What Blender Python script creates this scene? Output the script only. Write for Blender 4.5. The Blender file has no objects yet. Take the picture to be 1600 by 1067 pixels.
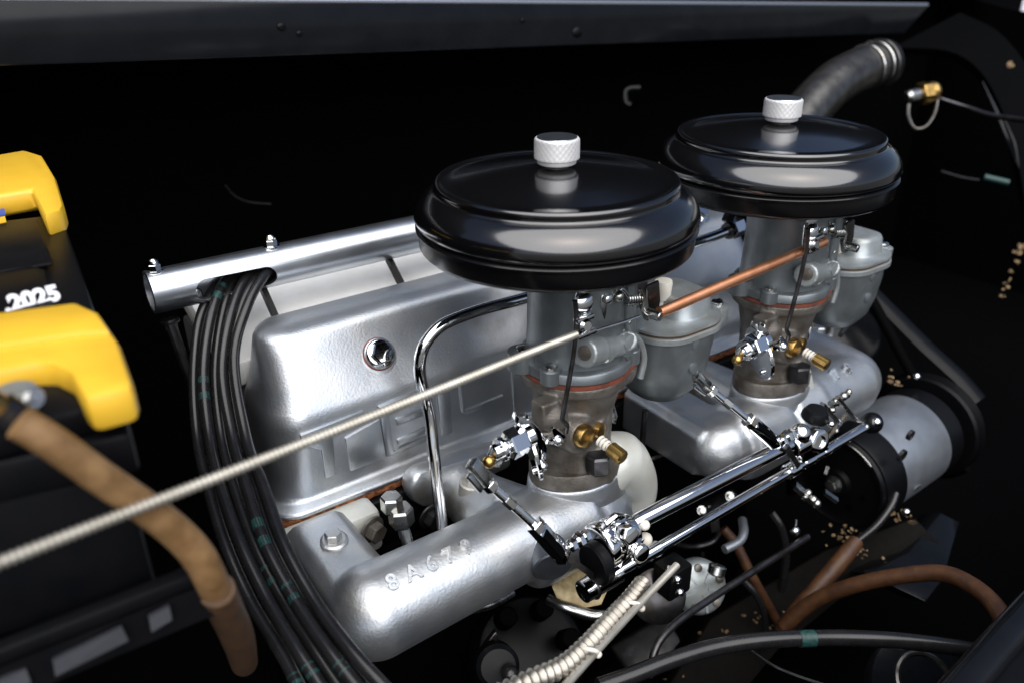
import bpy, bmesh, math, random
import numpy as np
from mathutils import Vector, Matrix, Quaternion
R = math.radians
rnd = random.Random(7)
U = 0.0085                      # metres per drawing unit
scene = bpy.context.scene
C = bpy.data.collections.new('engine_bay'); scene.collection.children.link(C)

# ------------------------------------------------------------------ camera
cam_d = bpy.data.cameras.new('camera'); cam = bpy.data.objects.new('camera', cam_d); C.objects.link(cam)
cam.location = Vector((-38.698, -48.922, 20.214)) * U
cam.rotation_euler = (1.11344, 0.01163, -0.61694)
cam_d.lens = 36 * 1273.87 / 1600; cam_d.sensor_width = 36
cam_d.clip_start = 0.01; cam_d.clip_end = 400
cam_d.dof.use_dof = True; cam_d.dof.focus_distance = 68 * U; cam_d.dof.aperture_fstop = 5.6
scene.camera = cam

# ------------------------------------------------------------------ light
SUN_EL, SUN_AZ = 56, 202         # behind the camera, azimuth clockwise from +Y
w = bpy.data.worlds.new('World'); scene.world = w; w.use_nodes = True
nt = w.node_tree; bg = nt.nodes['Background']
sky = nt.nodes.new('ShaderNodeTexSky'); sky.sky_type = 'NISHITA'; sky.sun_disc = False
sky.sun_elevation = R(SUN_EL); sky.sun_rotation = R(SUN_AZ); sky.air_density = 0.7; sky.dust_density = 2.5; sky.ozone_density = 0.3
nt.links.new(sky.outputs[0], bg.inputs[0]); bg.inputs[1].default_value = 0.052
sd = bpy.data.lights.new('sun', 'SUN'); sd.energy = 2.7; sd.angle = R(92); sd.color = (1, .99, .98)
so = bpy.data.objects.new('sun', sd); C.objects.link(so)
dv = Vector((math.sin(R(SUN_AZ)) * math.cos(R(SUN_EL)), math.cos(R(SUN_AZ)) * math.cos(R(SUN_EL)), math.sin(R(SUN_EL))))
so.rotation_euler = dv.to_track_quat('Z', 'Y').to_euler()
scene.view_settings.view_transform = 'Standard'; scene.view_settings.look = 'None'
scene.view_settings.exposure = 0.95; scene.view_settings.gamma = 1
scene.view_settings.use_curve_mapping = False

# ------------------------------------------------------------------ materials
def mat(name, col, metal=0.0, rough=0.4, col2=None, nscale=9.0, detail=6, thr=(0.35, 0.65), bump=0.0, bscale=400.0, coat=0.0, spec=0.5, rvar=0.0, specks=None, stain=None):
    m = bpy.data.materials.new(name); m.use_nodes = True
    t = m.node_tree; b = t.nodes['Principled BSDF']
    b.inputs['Base Color'].default_value = (*col, 1); b.inputs['Metallic'].default_value = metal
    b.inputs['Roughness'].default_value = rough; b.inputs['Coat Weight'].default_value = coat
    b.inputs['Coat Roughness'].default_value = 0.10; b.inputs['Coat IOR'].default_value = 1.75; b.inputs['Specular IOR Level'].default_value = spec
    tc = t.nodes.new('ShaderNodeTexCoord')
    def noise(sc, d=detail):
        n = t.nodes.new('ShaderNodeTexNoise'); n.inputs['Scale'].default_value = sc; n.inputs['Detail'].default_value = d
        t.links.new(tc.outputs['Object'], n.inputs['Vector']); return n
    if col2 is not None:
        n = noise(nscale / U / 10); r = t.nodes.new('ShaderNodeValToRGB')
        r.color_ramp.elements[0].position = thr[0]; r.color_ramp.elements[1].position = thr[1]
        r.color_ramp.elements[0].color = (*col, 1); r.color_ramp.elements[1].color = (*col2, 1)
        t.links.new(n.outputs[0], r.inputs[0]); t.links.new(r.outputs[0], b.inputs['Base Color'])
    def overlay(sc, lo, hi, c):
        n = noise(sc, 4); r = t.nodes.new('ShaderNodeMapRange'); r.clamp = True
        r.inputs[1].default_value = lo; r.inputs[2].default_value = hi
        mx = t.nodes.new('ShaderNodeMixRGB'); mx.inputs[2].default_value = (*c, 1)
        src = b.inputs['Base Color'].links[0].from_socket if b.inputs['Base Color'].links else None
        if src: t.links.new(src, mx.inputs[1])
        else: mx.inputs[1].default_value = b.inputs['Base Color'].default_value
        t.links.new(n.outputs[0], r.inputs[0]); t.links.new(r.outputs[0], mx.inputs[0]); t.links.new(mx.outputs[0], b.inputs['Base Color'])
    if stain: overlay(stain[0], stain[1], stain[2], stain[3])
    if specks: overlay(specks[0], specks[1], specks[2], specks[3])
    if rvar:
        n = noise(nscale * 1.7 / U / 10); mr = t.nodes.new('ShaderNodeMapRange')
        mr.inputs[3].default_value = max(0.02, rough - rvar); mr.inputs[4].default_value = rough + rvar
        t.links.new(n.outputs[0], mr.inputs[0]); t.links.new(mr.outputs[0], b.inputs['Roughness'])
    if bump:
        n = noise(bscale, 3); bp_ = t.nodes.new('ShaderNodeBump'); bp_.inputs['Strength'].default_value = bump
        bp_.inputs['Distance'].default_value = 0.001
        t.links.new(n.outputs[0], bp_.inputs['Height']); t.links.new(bp_.outputs[0], b.inputs['Normal'])
    return m

SILVER = mat('silver_enamel', (.42, .455, .50), 0.95, .38, (.52, .535, .55), 2.5, bump=.15, bscale=560, rvar=.06, specks=(620, .70, .74, (.75, .75, .74)), stain=(26, .60, .80, (.30, .29, .27)))
CAST = mat('cast_aluminium_paint', (.43, .465, .51), 0.92, .40, (.55, .56, .56), 3, bump=.18, bscale=520, rvar=.08, specks=(620, .71, .75, (.22, .21, .20)), stain=(24, .60, .78, (.33, .30, .23)))
CASTDULL = mat('dull_cast_aluminium', (.50, .49, .46), 0.6, .45, (.36, .34, .30), 5, bump=.3, bscale=900, rvar=.08)
PALE = mat('pale_cast_paint', (.66, .68, .65), .4, .40, (.60, .60, .53), 3, bump=.15, bscale=1100)
WHITECAST = mat('whitish_enamel', (.84, .84, .83), .0, .5, (.76, .76, .74), 4, bump=.1, bscale=900)
TANPLATE = mat('stained_tan_plate', (.42, .34, .18), .2, .5, (.20, .14, .06), 9)
POLISH = mat('polished_aluminium', (.56, .59, .63), 1.0, .30, (.49, .52, .56), 3, rvar=.05, bump=.05, bscale=700)
CHROME = mat('chrome', (.78, .79, .80), 1.0, .06, rvar=.03)
STEEL = mat('zinc_plated_steel', (.55, .56, .56), 1.0, .25, (.42, .41, .38), 8, rvar=.08)
DKSTEEL = mat('dark_steel', (.10, .10, .11), .9, .30, (.05, .045, .04), 8)
ZINC = mat('carburettor_zinc', (.20, .225, .24), .65, .40, (.14, .155, .16), 4, bump=.15, bscale=1200, rvar=.06)
ZINCP = mat('pale_zinc', (.37, .41, .43), .6, .40, (.29, .31, .30), 6, bump=.15, bscale=1200)
IRON = mat('brown_cast_iron', (.185, .172, .155), .6, .42, (.085, .072, .058), 6, bump=.35, bscale=900, rvar=.08)
CORK = mat('cork_gasket', (.30, .10, .03), 0, .85, (.08, .025, .01), 22, thr=(.4, .6), bump=1.0, bscale=700)
REDGASK = mat('red_gasket', (.20, .045, .022), 0, .7, (.09, .03, .02), 14)
GLOSS = mat('gloss_black_enamel', (.0025, .0025, .003), 0, .17, coat=.5, spec=.8, bump=.02, bscale=200)
SATIN = mat('satin_black_enamel', (.0025, .0025, .003), 0, .22, spec=.45)
BLACKPAINT = mat('black_paint', (.0025, .0027, .0033), 0, .38, spec=.16)
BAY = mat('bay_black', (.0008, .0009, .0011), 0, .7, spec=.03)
NAVY = mat('dark_body_paint', (.0045, .0052, .0068), 0, .15, (.006, .0068, .0085), 3, spec=.2, bump=.025, bscale=40, rvar=.04)
RUBBER = mat('black_rubber', (.008, .008, .0088), 0, .26, (.011, .011, .012), 10, rvar=.06)
DULLRUB = mat('dull_rubber', (.003, .0035, .0045), 0, .42, spec=.2)
TEAL = mat('teal_print', (.012, .062, .056), 0, .45, (.008, .02, .02), 50)
YELLOW = mat('yellow_plastic', (.74, .45, .035), 0, .38, (.70, .42, .03), 4, bump=.06, bscale=500)
BATT = mat('battery_black_plastic', (.003, .0034, .0045), 0, .40, (.0045, .0045, .0055), 6, bump=.1, bscale=500, spec=.16)
WHITEPRINT = mat('white_print', (.72, .74, .80), 0, .6)
BLUEPRINT = mat('blue_print', (.02, .07, .35), 0, .5)
TAN = mat('tan_insulation', (.27, .16, .07), 0, .5, (.15, .08, .03), 7, rvar=.1, bump=.2, bscale=260)
BROWNHOSE = mat('brown_hose', (.075, .030, .009), 0, .55, (.04, .015, .006), 9, bump=.25, bscale=300)
BROWNSLEEVE = mat('dark_brown_sleeve', (.085, .042, .020), 0, .55, (.05, .03, .018), 8)
COPPER = mat('copper', (.92, .44, .25), .95, .36, (.82, .36, .18), 7, rvar=.06)
BRASS = mat('brass', (.52, .34, .11), 1.0, .28, (.30, .18, .06), 8)
WIRE = mat('armoured_cable_metal', (.48, .46, .41), .65, .40, (.38, .36, .31), 6)
CONDUIT = mat('conduit_metal', (.34, .32, .28), .85, .35, (.24, .22, .19), 6)
SLOT = mat('worn_grey_tray_paint', (.024, .026, .032), 0, .55, (.02, .022, .028), 20)
PLUG = mat('painted_core_plug', (.13, .145, .165), .8, .42, (.09, .10, .115), 5)
RAIL = mat('dirty_black_rail', (.0015, .0015, .0015), 0, .65, (.0045, .0035, .0025), 12, bump=.3, bscale=300, spec=.08)
NYLON = mat('white_nylon', (.70, .68, .62), 0, .45, (.60, .56, .48), 5)
KNOB = mat('knurled_aluminium', (.80, .80, .80), .45, .45, (.74, .74, .75), 5)
LITTER = mat('dry_leaf', (.30, .21, .11), 0, .8, (.08, .045, .02), 16)
GEN = mat('generator_silver', (.34, .37, .41), .75, .38, (.27, .295, .33), 4, bump=.12, bscale=900, rvar=.06)
PIPE = mat('grey_pipe', (.14, .137, .13), .9, .30, (.08, .076, .072), 5, rvar=.1)
EDGE = mat('edge_glint_metal', (.60, .62, .66), .9, .25)  # bright colour for the sky glint along the hood's top edge
CONC = mat('asphalt', (.07, .07, .07), 0, .9, (.05, .05, .05), .3)

# ------------------------------------------------------------------ mesh helpers
def frame(axis, up=None):
    z = Vector(axis).normalized()
    h = Vector(up) if up is not None else (Vector((0, 0, 1)) if abs(z.z) < .9 else Vector((1, 0, 0)))
    x = h.cross(z).normalized(); y = z.cross(x)
    return x, y, z

def spline(pts, sub=6):
    P = [np.array(p, float) for p in pts]
    if len(P) < 3 or sub <= 1: return P
    P = [2 * P[0] - P[1]] + P + [2 * P[-1] - P[-2]]
    out = []
    for i in range(1, len(P) - 2):
        a, b, c, d = P[i - 1:i + 3]
        for k in range(sub):
            t = k / sub
            out.append(.5 * (2 * b + (c - a) * t + (2 * a - 5 * b + 4 * c - d) * t * t + (3 * b - a - 3 * c + d) * t ** 3))
    out.append(P[-2]); return out

class M:
    def __init__(s): s.v = []; s.f = []
    def ring_loft(s, rings, cap=True):
        n = len(rings[0]); b = len(s.v)
        for r in rings: s.v += [tuple(p) for p in r]
        for i in range(len(rings) - 1):
            for k in range(n):
                s.f.append((b + i * n + k, b + i * n + (k + 1) % n, b + (i + 1) * n + (k + 1) % n, b + (i + 1) * n + k))
        if cap:
            s.f.append(tuple(b + k for k in range(n))[::-1]); s.f.append(tuple(b + (len(rings) - 1) * n + k for k in range(n)))
        return s
    def tube(s, pts, r, n=12, sub=6, cap=True, flat=None):
        m = len(pts); pp = spline(pts, sub)
        rr = [r] * len(pp) if not hasattr(r, '__len__') else list(np.interp(np.linspace(0, m - 1, len(pp)), range(m), r))
        pp = [Vector(p) for p in pp]; rings = []; x = None
        for i, p in enumerate(pp):
            t = (pp[min(i + 1, len(pp) - 1)] - pp[max(i - 1, 0)]).normalized()
            if x is None: x, y, _ = frame(t)
            else:
                x = (x - t * x.dot(t)).normalized(); y = t.cross(x)
            fy = flat or 1
            rings.append([p + (x * math.cos(a) + y * math.sin(a) * fy) * rr[i] for a in (2 * math.pi * k / n for k in range(n))])
        return s.ring_loft(rings, cap)
    def lathe(s, o, axis, prof, n=32, up=None, jit=None):
        x, y, z = frame(axis, up); o = Vector(o)
        rings = []
        for j, (r, h) in enumerate(prof):
            rings.append([o + z * h + (x * math.cos(2 * math.pi * k / n) + y * math.sin(2 * math.pi * k / n)) * (max(r, 1e-3) + (jit(j, k) if jit else 0)) for k in range(n)])
        return s.ring_loft(rings, True)
    def cyl(s, a, b, r, n=20, ch=None):
        a = Vector(a); b = Vector(b); L = (b - a).length; c = min(r * .18, L * .2) if ch is None else ch
        if c <= 0: return s.lathe(a, b - a, [(r, 0), (r, L)], n)
        return s.lathe(a, b - a, [(r - c, 0), (r, c), (r, L - c), (r - c, L)], n)
    def hex(s, a, b, r):
        a = Vector(a); b = Vector(b); L = (b - a).length
        return s.lathe(a, b - a, [(r * .92, 0), (r, L * .08), (r, L * .88), (r * .88, L)], 6)
    def nut_bolt(s, o, axis, r, h, stud=0.0):
        o = Vector(o); z = Vector(axis).normalized()
        s.lathe(o, z, [(r * 1.35, 0), (r * 1.35, h * .18)], 20); s.hex(o + z * h * .18, o + z * h, r)
        if stud: s.cyl(o + z * h, o + z * (h + stud), r * .5, 12)
        return s
    def prism(s, pts, vec):
        vec = Vector(vec)
        return s.ring_loft([[Vector(p) for p in pts], [Vector(p) + vec for p in pts]])
    def box(s, c, ax, ay, az):
        c, ax, ay, az = map(Vector, (c, ax, ay, az))
        return s.prism([c - ax - ay - az, c + ax - ay - az, c + ax + ay - az, c - ax + ay - az], az * 2)
    def bar(s, a, b, w, t, up=(0, 0, 1)):
        a = Vector(a); b = Vector(b); x, y, z = frame(b - a, up)
        return s.prism([a - x * w / 2 - y * t / 2, a + x * w / 2 - y * t / 2, a + x * w / 2 + y * t / 2, a - x * w / 2 + y * t / 2], b - a)
    def sph(s, o, r, n=16, sz=None):
        o = Vector(o); q = n // 2; sz = sz or (1, 1, 1)
        return s.ring_loft([[o + Vector((sz[0] * math.sin(t) * math.cos(2 * math.pi * k / n), sz[1] * math.sin(t) * math.sin(2 * math.pi * k / n), -sz[2] * math.cos(t))) * r for k in range(n)]
                            for t in (math.pi * (j + .02) / (q + .04) for j in range(q + 1))])
    def torus(s, o, axis, Rr, r, n=28, k=8, a0=0, a1=360, up=None):
        x, y, z = frame(axis, up); o = Vector(o)
        pts = [o + (x * math.cos(R(a0 + (a1 - a0) * i / n)) + y * math.sin(R(a0 + (a1 - a0) * i / n))) * Rr for i in range(n + 1)]
        return s.tube(pts, r, k, 1)
    def pan(s, levels, nc=8):
        rings = []
        for (x0, x1, y0, y1, rc, z) in levels:
            ring = []
            for (cx, cy, a0) in ((x1 - rc, y1 - rc, 0), (x0 + rc, y1 - rc, 90), (x0 + rc, y0 + rc, 180), (x1 - rc, y0 + rc, 270)):
                for k in range(nc + 1):
                    a = R(a0 + 90 * k / nc); ring.append((cx + rc * math.cos(a), cy + rc * math.sin(a), z))
            rings.append(ring)
        return s.ring_loft(rings)
    def build(s, name, m, parent=None, sharp=38, bevel=0.0, remesh=0.0, smooth=6, origin=None):
        base = origin if origin is not None else (ROOT.get(parent.name) if parent is not None else None)
        o3 = Vector(base) if base is not None else Vector((0, 0, 0))
        me = bpy.data.meshes.new(name)
        me.from_pydata([(Vector(p) - o3) * U for p in s.v], [], s.f)
        bm = bmesh.new(); bm.from_mesh(me); bmesh.ops.recalc_face_normals(bm, faces=bm.faces); bm.to_mesh(me); bm.free()
        ob = bpy.data.objects.new(name, me); C.objects.link(ob)
        if remesh:
            md = ob.modifiers.new('r', 'REMESH'); md.mode = 'VOXEL'; md.voxel_size = remesh * U
            if smooth:
                ms = ob.modifiers.new('s', 'SMOOTH'); ms.factor = .5; ms.iterations = smooth
        elif bevel:
            md = ob.modifiers.new('b', 'BEVEL'); md.width = bevel * U; md.segments = 2; md.limit_method = 'ANGLE'; md.angle_limit = R(35)
        if remesh or bevel:
            dg = bpy.context.evaluated_depsgraph_get(); dg.update()
            nm = bpy.data.meshes.new_from_object(ob.evaluated_get(dg)); nm.name = name
            ob.modifiers.clear(); ob.data = nm; bpy.data.meshes.remove(me); me = nm
        me.polygons.foreach_set('use_smooth', [True] * len(me.polygons))
        if not remesh: me.set_sharp_from_angle(angle=R(sharp))
        me.materials.clear(); me.materials.append(m)
        if parent is not None:
            ob.parent = parent; ROOT[ob.name] = base
        elif origin is not None: ob.location = o3 * U
        return ob

ROOT = {}
def thing(name, label, cat, loc=(0, 0, 0), group=None):
    o = bpy.data.objects.new(name, None); C.objects.link(o); o.empty_display_size = .01
    o.location = Vector(loc) * U; ROOT[o.name] = tuple(loc)
    o['label'] = label; o['category'] = cat
    if group: o['group'] = group
    return o
def tag(o, label, cat, group=None):
    o['label'] = label; o['category'] = cat
    if group: o['group'] = group
    return o
def struct(o): o['kind'] = 'structure'; return o
def copy_tree(o, parent=None):
    c = o.copy(); C.objects.link(c)
    if parent is not None: c.parent = parent
    for ch in list(o.children): copy_tree(ch, c)
    return c
def text(name, body, size, depth, m, parent, loc, xdir, zdir, sub=0.0):
    cu = bpy.data.curves.new(name, 'FONT'); cu.body = body; cu.size = size * U; cu.extrude = depth * U
    cu.align_x = 'CENTER'; cu.align_y = 'CENTER'; cu.offset = sub * U; cu.bevel_depth = .02 * U
    t = bpy.data.objects.new(name, cu); C.objects.link(t)
    dg = bpy.context.evaluated_depsgraph_get(); dg.update()
    me = bpy.data.meshes.new_from_object(t.evaluated_get(dg)); bpy.data.objects.remove(t)
    x = Vector(xdir).normalized(); z = Vector(zdir).normalized(); y = z.cross(x).normalized(); x = y.cross(z)
    base = Vector(ROOT[parent.name])
    me.transform(Matrix.Translation((Vector(loc) - base) * U) @ Matrix((x, y, z)).transposed().to_4x4())
    me.materials.clear(); me.materials.append(m)
    o = bpy.data.objects.new(name, me); C.objects.link(o); o.parent = parent; ROOT[o.name] = tuple(base)
    return o
def boolean_cut(ob, cutter):
    c = cutter.build('cutter', SILVER); 
    md = ob.modifiers.new('c', 'BOOLEAN'); md.operation = 'DIFFERENCE'; md.object = c; md.solver = 'EXACT'
    c.location = -Vector(ROOT[ob.name]) * U + ob.matrix_world.translation if ob.parent is None else (0, 0, 0)
    bpy.context.view_layer.update()
    dg = bpy.context.evaluated_depsgraph_get(); dg.update()
    nm = bpy.data.meshes.new_from_object(ob.evaluated_get(dg)); ob.modifiers.clear(); ob.data = nm
    m_ = c.data; bpy.data.objects.remove(c); bpy.data.meshes.remove(m_)
    nm.set_sharp_from_angle(angle=R(35))

# ================================================================== setting
def quad(name, pts, m, th=None):
    q = M(); n = (Vector(pts[1]) - Vector(pts[0])).cross(Vector(pts[2]) - Vector(pts[0])).normalized()
    return q.prism(pts, n * (th or 1.0)).build(name, m)
g = M(); g.box((50, 0, -95), (6000, 0, 0), (0, 6000, 0), (0, 0, .5)); struct(g.build('ground', CONC))
pw = M(); pw.box((444.5,180.67,-8.1), (90, 0, 0), (0, 6, 0), (0, 0, 26)); tag(pw.build('white_outside_panel', WHITEPRINT), 'white stand-in panel for the brightness outside, in the top right corner', 'wall')  # white box added to stand in for unidentified brightness outside
# bay interior: floor, firewall, far inner wing, radiator wall
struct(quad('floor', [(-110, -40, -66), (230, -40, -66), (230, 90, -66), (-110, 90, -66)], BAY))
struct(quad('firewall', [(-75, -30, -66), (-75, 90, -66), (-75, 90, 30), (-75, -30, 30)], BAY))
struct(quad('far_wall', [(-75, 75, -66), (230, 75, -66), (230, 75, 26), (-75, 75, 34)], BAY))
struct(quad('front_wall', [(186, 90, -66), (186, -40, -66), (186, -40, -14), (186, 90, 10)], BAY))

# near wing: black rolled top edge and its skirt
wing = thing('front_wing', 'black painted wing edge crossing the lower right corner', 'car wing', (20, -40, -40))
p = [(-90, -37.5), (-35, -36.2), (16, -33.2), (60, -29.5), (120, -26)]
zz = [-34, -31, -27.5, -33, -40]
M().tube([(a, b, z) for (a, b), z in zip(p, zz)], 1.25, 16, 8).build('edge_seal', NAVY, wing)
sk = M(); rows = []
for (a, b), z in zip(p, zz):
    rows.append([Vector((a, b - .2, z - .4)), Vector((a, b - 10, z - .6)), Vector((a, b - 40, z - 8)), Vector((a, b - 60, z - 30)), Vector((a, b - 62, -80)), Vector((a, b - 60.5, -80)), Vector((a, b - 58, z - 31)), Vector((a, b - 39, z - 9.5)), Vector((a, b - 10, z - 2)), Vector((a, b - .2, z - 1.8))])
sk.ring_loft(rows).build('wing_panel', BLACKPAINT, wing)
M().prism([(-90, -37, -66), (120, -27, -66), (120, -27, -42), (16, -34.5, -30), (-90, -38.5, -36)], (0, -.8, 0)).build('inner_panel', BLACKPAINT, wing)

# hood: the dark strip that crosses the top of the picture
hA = Vector((-32.01,40,10.54)); hT = Vector((-30.66,40,15.89)); hdir = (Vector((463.01,-8.68,-7.19)) - Vector((-38.698, -48.922, 20.214))).normalized()
hood = thing('hood_panel', 'dark glossy hood side with a thin bright top edge crossing the top of the picture', 'car hood', tuple(hA))
up = Vector((0, .12, 1)).normalized(); H = (hT - hA).length
a0 = hA - hdir * 60; EXT = 169; ETT = 179; L = EXT
ex = hA + hdir * EXT; et = hA + up * H * 1.0 + hdir * ETT
M().prism([a0, hA + hdir * (EXT - 8), ex, et, a0 + up * H], Vector((0, 1.2, 0))).build('side_face', NAVY, hood, bevel=.25)
M().tube([a0 + up * H + Vector((0, .5, .1)), et + Vector((0, .5, .1))], .42, 10, 1).build('sky_glint_bead', EDGE, hood)  # bright metal bead stands in for sky reflected along the top edge
M().prism([a0 + Vector((0, 1.3, -.2)), hA + hdir * (L - 6) + Vector((0, 1.3, -.2)), hA + hdir * (L + 10) + Vector((0, 60, 8)), a0 + Vector((0, 60, 8))], (0, 0, 1.0)).build('underside', BAY, hood)
for t_, u_, r_ in ((27.5, .55, .5), (29.5, .42, .35), (72, .32, .9), (62, .62, .35)):
    M().sph(hA + hdir * t_ + up * H * u_ + Vector((0, -.15, 0)), r_, 12, (1, .35, .8)).build('rubber_buffer', BLACKPAINT, hood)

lf0 = a0 + up * (H + 1.6) + Vector((0, 2.2, 0)); lf1 = et + up * 1.6 + hdir * 30 + Vector((0, 2.2, 0)); lv = Vector((0, 22, 62))
M().prism([lf0, lf1, lf1 + lv + hdir * 120, lf0 + lv], Vector((0, 1.0, -.35))).build('sky_blocking_leaf', BAY, hood, bevel=.2)  # unseen panel above the hood, added to keep sky out of reflections

# radiator-side guard panels (black, right edge of the picture)
guard = thing('inner_guard', 'curved black inner guard panel with creased bright edges at far right', 'panel', (116.86,20.62,-22.36))
gp = [(124.79,48.77,-0.26),(128.38,39.41,-0.32),(127.16,31.83,-3.03),(123.3,24.34,-8.67),(118.9,17.48,-16.15),(113.3,11.14,-24.18),(106.78,2.83,-36.56)]
gq = [(140.98,45.1,5.72),(139.77,35.98,2.72),(136.22,26.69,-3.29),(132.29,18.58,-10.04),(128.15,11.52,-17.56),(123.07,5.4,-24.61),(116.29,-2.79,-37.09)]
gd = Vector((8, 9, -14))
M().ring_loft([[Vector(a), Vector(b), Vector(b) + gd * .1, Vector(a) + gd * .1] for a, b in zip(spline(gp, 4), spline(gq, 4))]).build('panel', BAY, guard)
M().tube([(123.87,29.17,-4.51),(121.75,24.5,-9.08),(120.43,21.04,-12.98),(118.02,17.19,-16.54)], [.1, .42, .42, .1], 8).build('crease_glint_bead', NAVY, guard)  # gloss tubes added to give the reflected glint along the panel crease
M().tube([(119.93,21.73,-10.16),(119.1,18.9,-13.58),(116.57,15.96,-16.88)], [.2, .4, .1], 8).build('crease_glint_bead', NAVY, guard)
g2 = M(); g2.prism([(34.29,-13.63,-44.3),(42.3,-14.18,-44.93),(51.05,-12.92,-43.96),(52.68,-14.72,-45.05),(42.22,-18.7,-45.76),(36.55,-19.77,-45.09)], (2, 3, -3)); tag(g2.build('splash_shield', NAVY, bevel=.2), 'dark sheet metal splash shield below the generator', 'shield')

# ================================================================== engine block and head
blk = thing('engine_block', 'black engine block and cylinder head below the silver rocker cover', 'engine', (10, 14, -60))
M().box((9, 15.5, -48), (31, 0, 0), (0, 8.5, 0), (0, 0, 17.2)).build('block', BAY, blk, bevel=.5)
M().box((9.5, 14.8, -28.1), (33, 0, 0), (0, 7.2, 0), (0, 0, 2.5)).build('cylinder_head', BLACKPAINT, blk, bevel=.4)
M().box((9.5, 25, -12.0), (32.5, 0, 0), (0, 7, 2.6), (0, .4, -1.4)).build('pushrod_cover', WHITECAST, blk, bevel=.4)
M().box((9.5, 26, -20), (32.5, 0, 0), (0, 5, 0), (0, 0, 7)).build('side_casting', SILVER, blk, bevel=.4)

# ------------------------------------------------------------------ rocker cover
rc = thing('rocker_cover', 'long silver rocker cover with raised block letters and a chrome hex cap', 'rocker cover', (9, 14, -25))
X0, X1 = -22.4, 40.6
cov = M().pan([(X0 - .8, X1 + .8, 8.3, 21.2, 2.6, -24.75), (X0 - .9, X1 + .9, 8.15, 21.35, 2.6, -24.55), (X0 - .88, X1 + .88, 8.2, 21.3, 2.6, -24.25), (X0 - .7, X1 + .7, 8.4, 21.1, 2.6, -24.12),
    (X0 - .2, X1 + .2, 9.1, 20.6, 2.7, -24.0), (X0, X1, 9.4, 20.45, 2.8, -23.85), (X0 + .05, X1 - .05, 9.48, 20.4, 2.85, -23.5), (X0 + .1, X1 - .1, 9.52, 20.3, 2.9, -22.5),
    (X0 + .45, X1 - .3, 9.62, 19.9, 3.0, -17.0), (X0 + .55, X1 - .38, 9.72, 19.75, 3.0, -16.2), (X0 + .75, X1 - .48, 9.98, 19.6, 3.0, -15.65), (X0 + 1.0, X1 - .58, 10.35, 19.4, 3.0, -15.05), (X0 + 1.2, X1 - .75, 10.9, 19.2, 3.0, -14.1),
    (X0 + 1.6, X1 - 1.1, 12.4, 18.7, 2.9, -11.6), (X0 + 1.85, X1 - 1.3, 13.1, 18.45, 2.6, -10.5), (X0 + 2.1, X1 - 1.5, 13.5, 18.2, 2.3, -10.1), (X0 + 2.5, X1 - 1.8, 14.1, 18.0, 1.9, -9.82), (X0 + 3.0, X1 - 2.2, 15.0, 17.7, 1.3, -9.65), (X0 + 3.4, X1 - 2.5, 15.4, 17.5, .9, -9.6)], 10)
cov.build('cover', SILVER, rc, sharp=60)
gk = M(); lev = []
ring = []
for (cx, cy, a_) in ((X1 - 1.6, 18.6, 0), (X0 + 1.6, 18.6, 90), (X0 + 1.6, 10.9, 180), (X1 - 1.6, 10.9, 270)):
    for k in range(7): ring.append((cx + 2.5 * math.cos(R(a_ + 15 * k)), cy + 2.5 * math.sin(R(a_ + 15 * k))))
dense = []
for i in range(len(ring)):
    a, b = ring[i], ring[(i + 1) % len(ring)]; n_ = max(1, int(math.dist(a, b) / .5))
    dense += [(a[0] + (b[0] - a[0]) * k / n_, a[1] + (b[1] - a[1]) * k / n_) for k in range(n_)]
o_ = [rnd.uniform(-.14, .14) for _ in dense]
gk.ring_loft([[(x, y + o_[i], -25.5) for i, (x, y) in enumerate(dense)], [(x, y + o_[-i] - .05, -25.1) for i, (x, y) in enumerate(dense)], [(x, y + o_[i // 2], -24.74) for i, (x, y) in enumerate(dense)]])
gk.build('cork_gasket', CORK, rc)
nrm = Vector((0, -.85, .53)); pc = Vector((-11,11.5,-13.04))
M().lathe(pc, nrm, [(1.52, -.6), (1.52, .06), (1.45, .1)], 32).build('red_washer', REDGASK, rc)
cap = M().lathe(pc, nrm, [(1.42, 0), (1.42, .3), (1.26, .55), (1.12, .62)], 32).build('filler_cap', CHROME, rc)
M().lathe(pc + nrm * .5, nrm, [(1.12, 0), (1.05, .55), (.92, .68), (.3, .72)], 6).build('hex_head', CHROME, cap, sharp=20)
M().lathe(pc - nrm * .1, nrm, [(2.3, -.5), (2.1, -.02), (1.6, .08)], 32).build('cap_boss', SILVER, rc)
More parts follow.
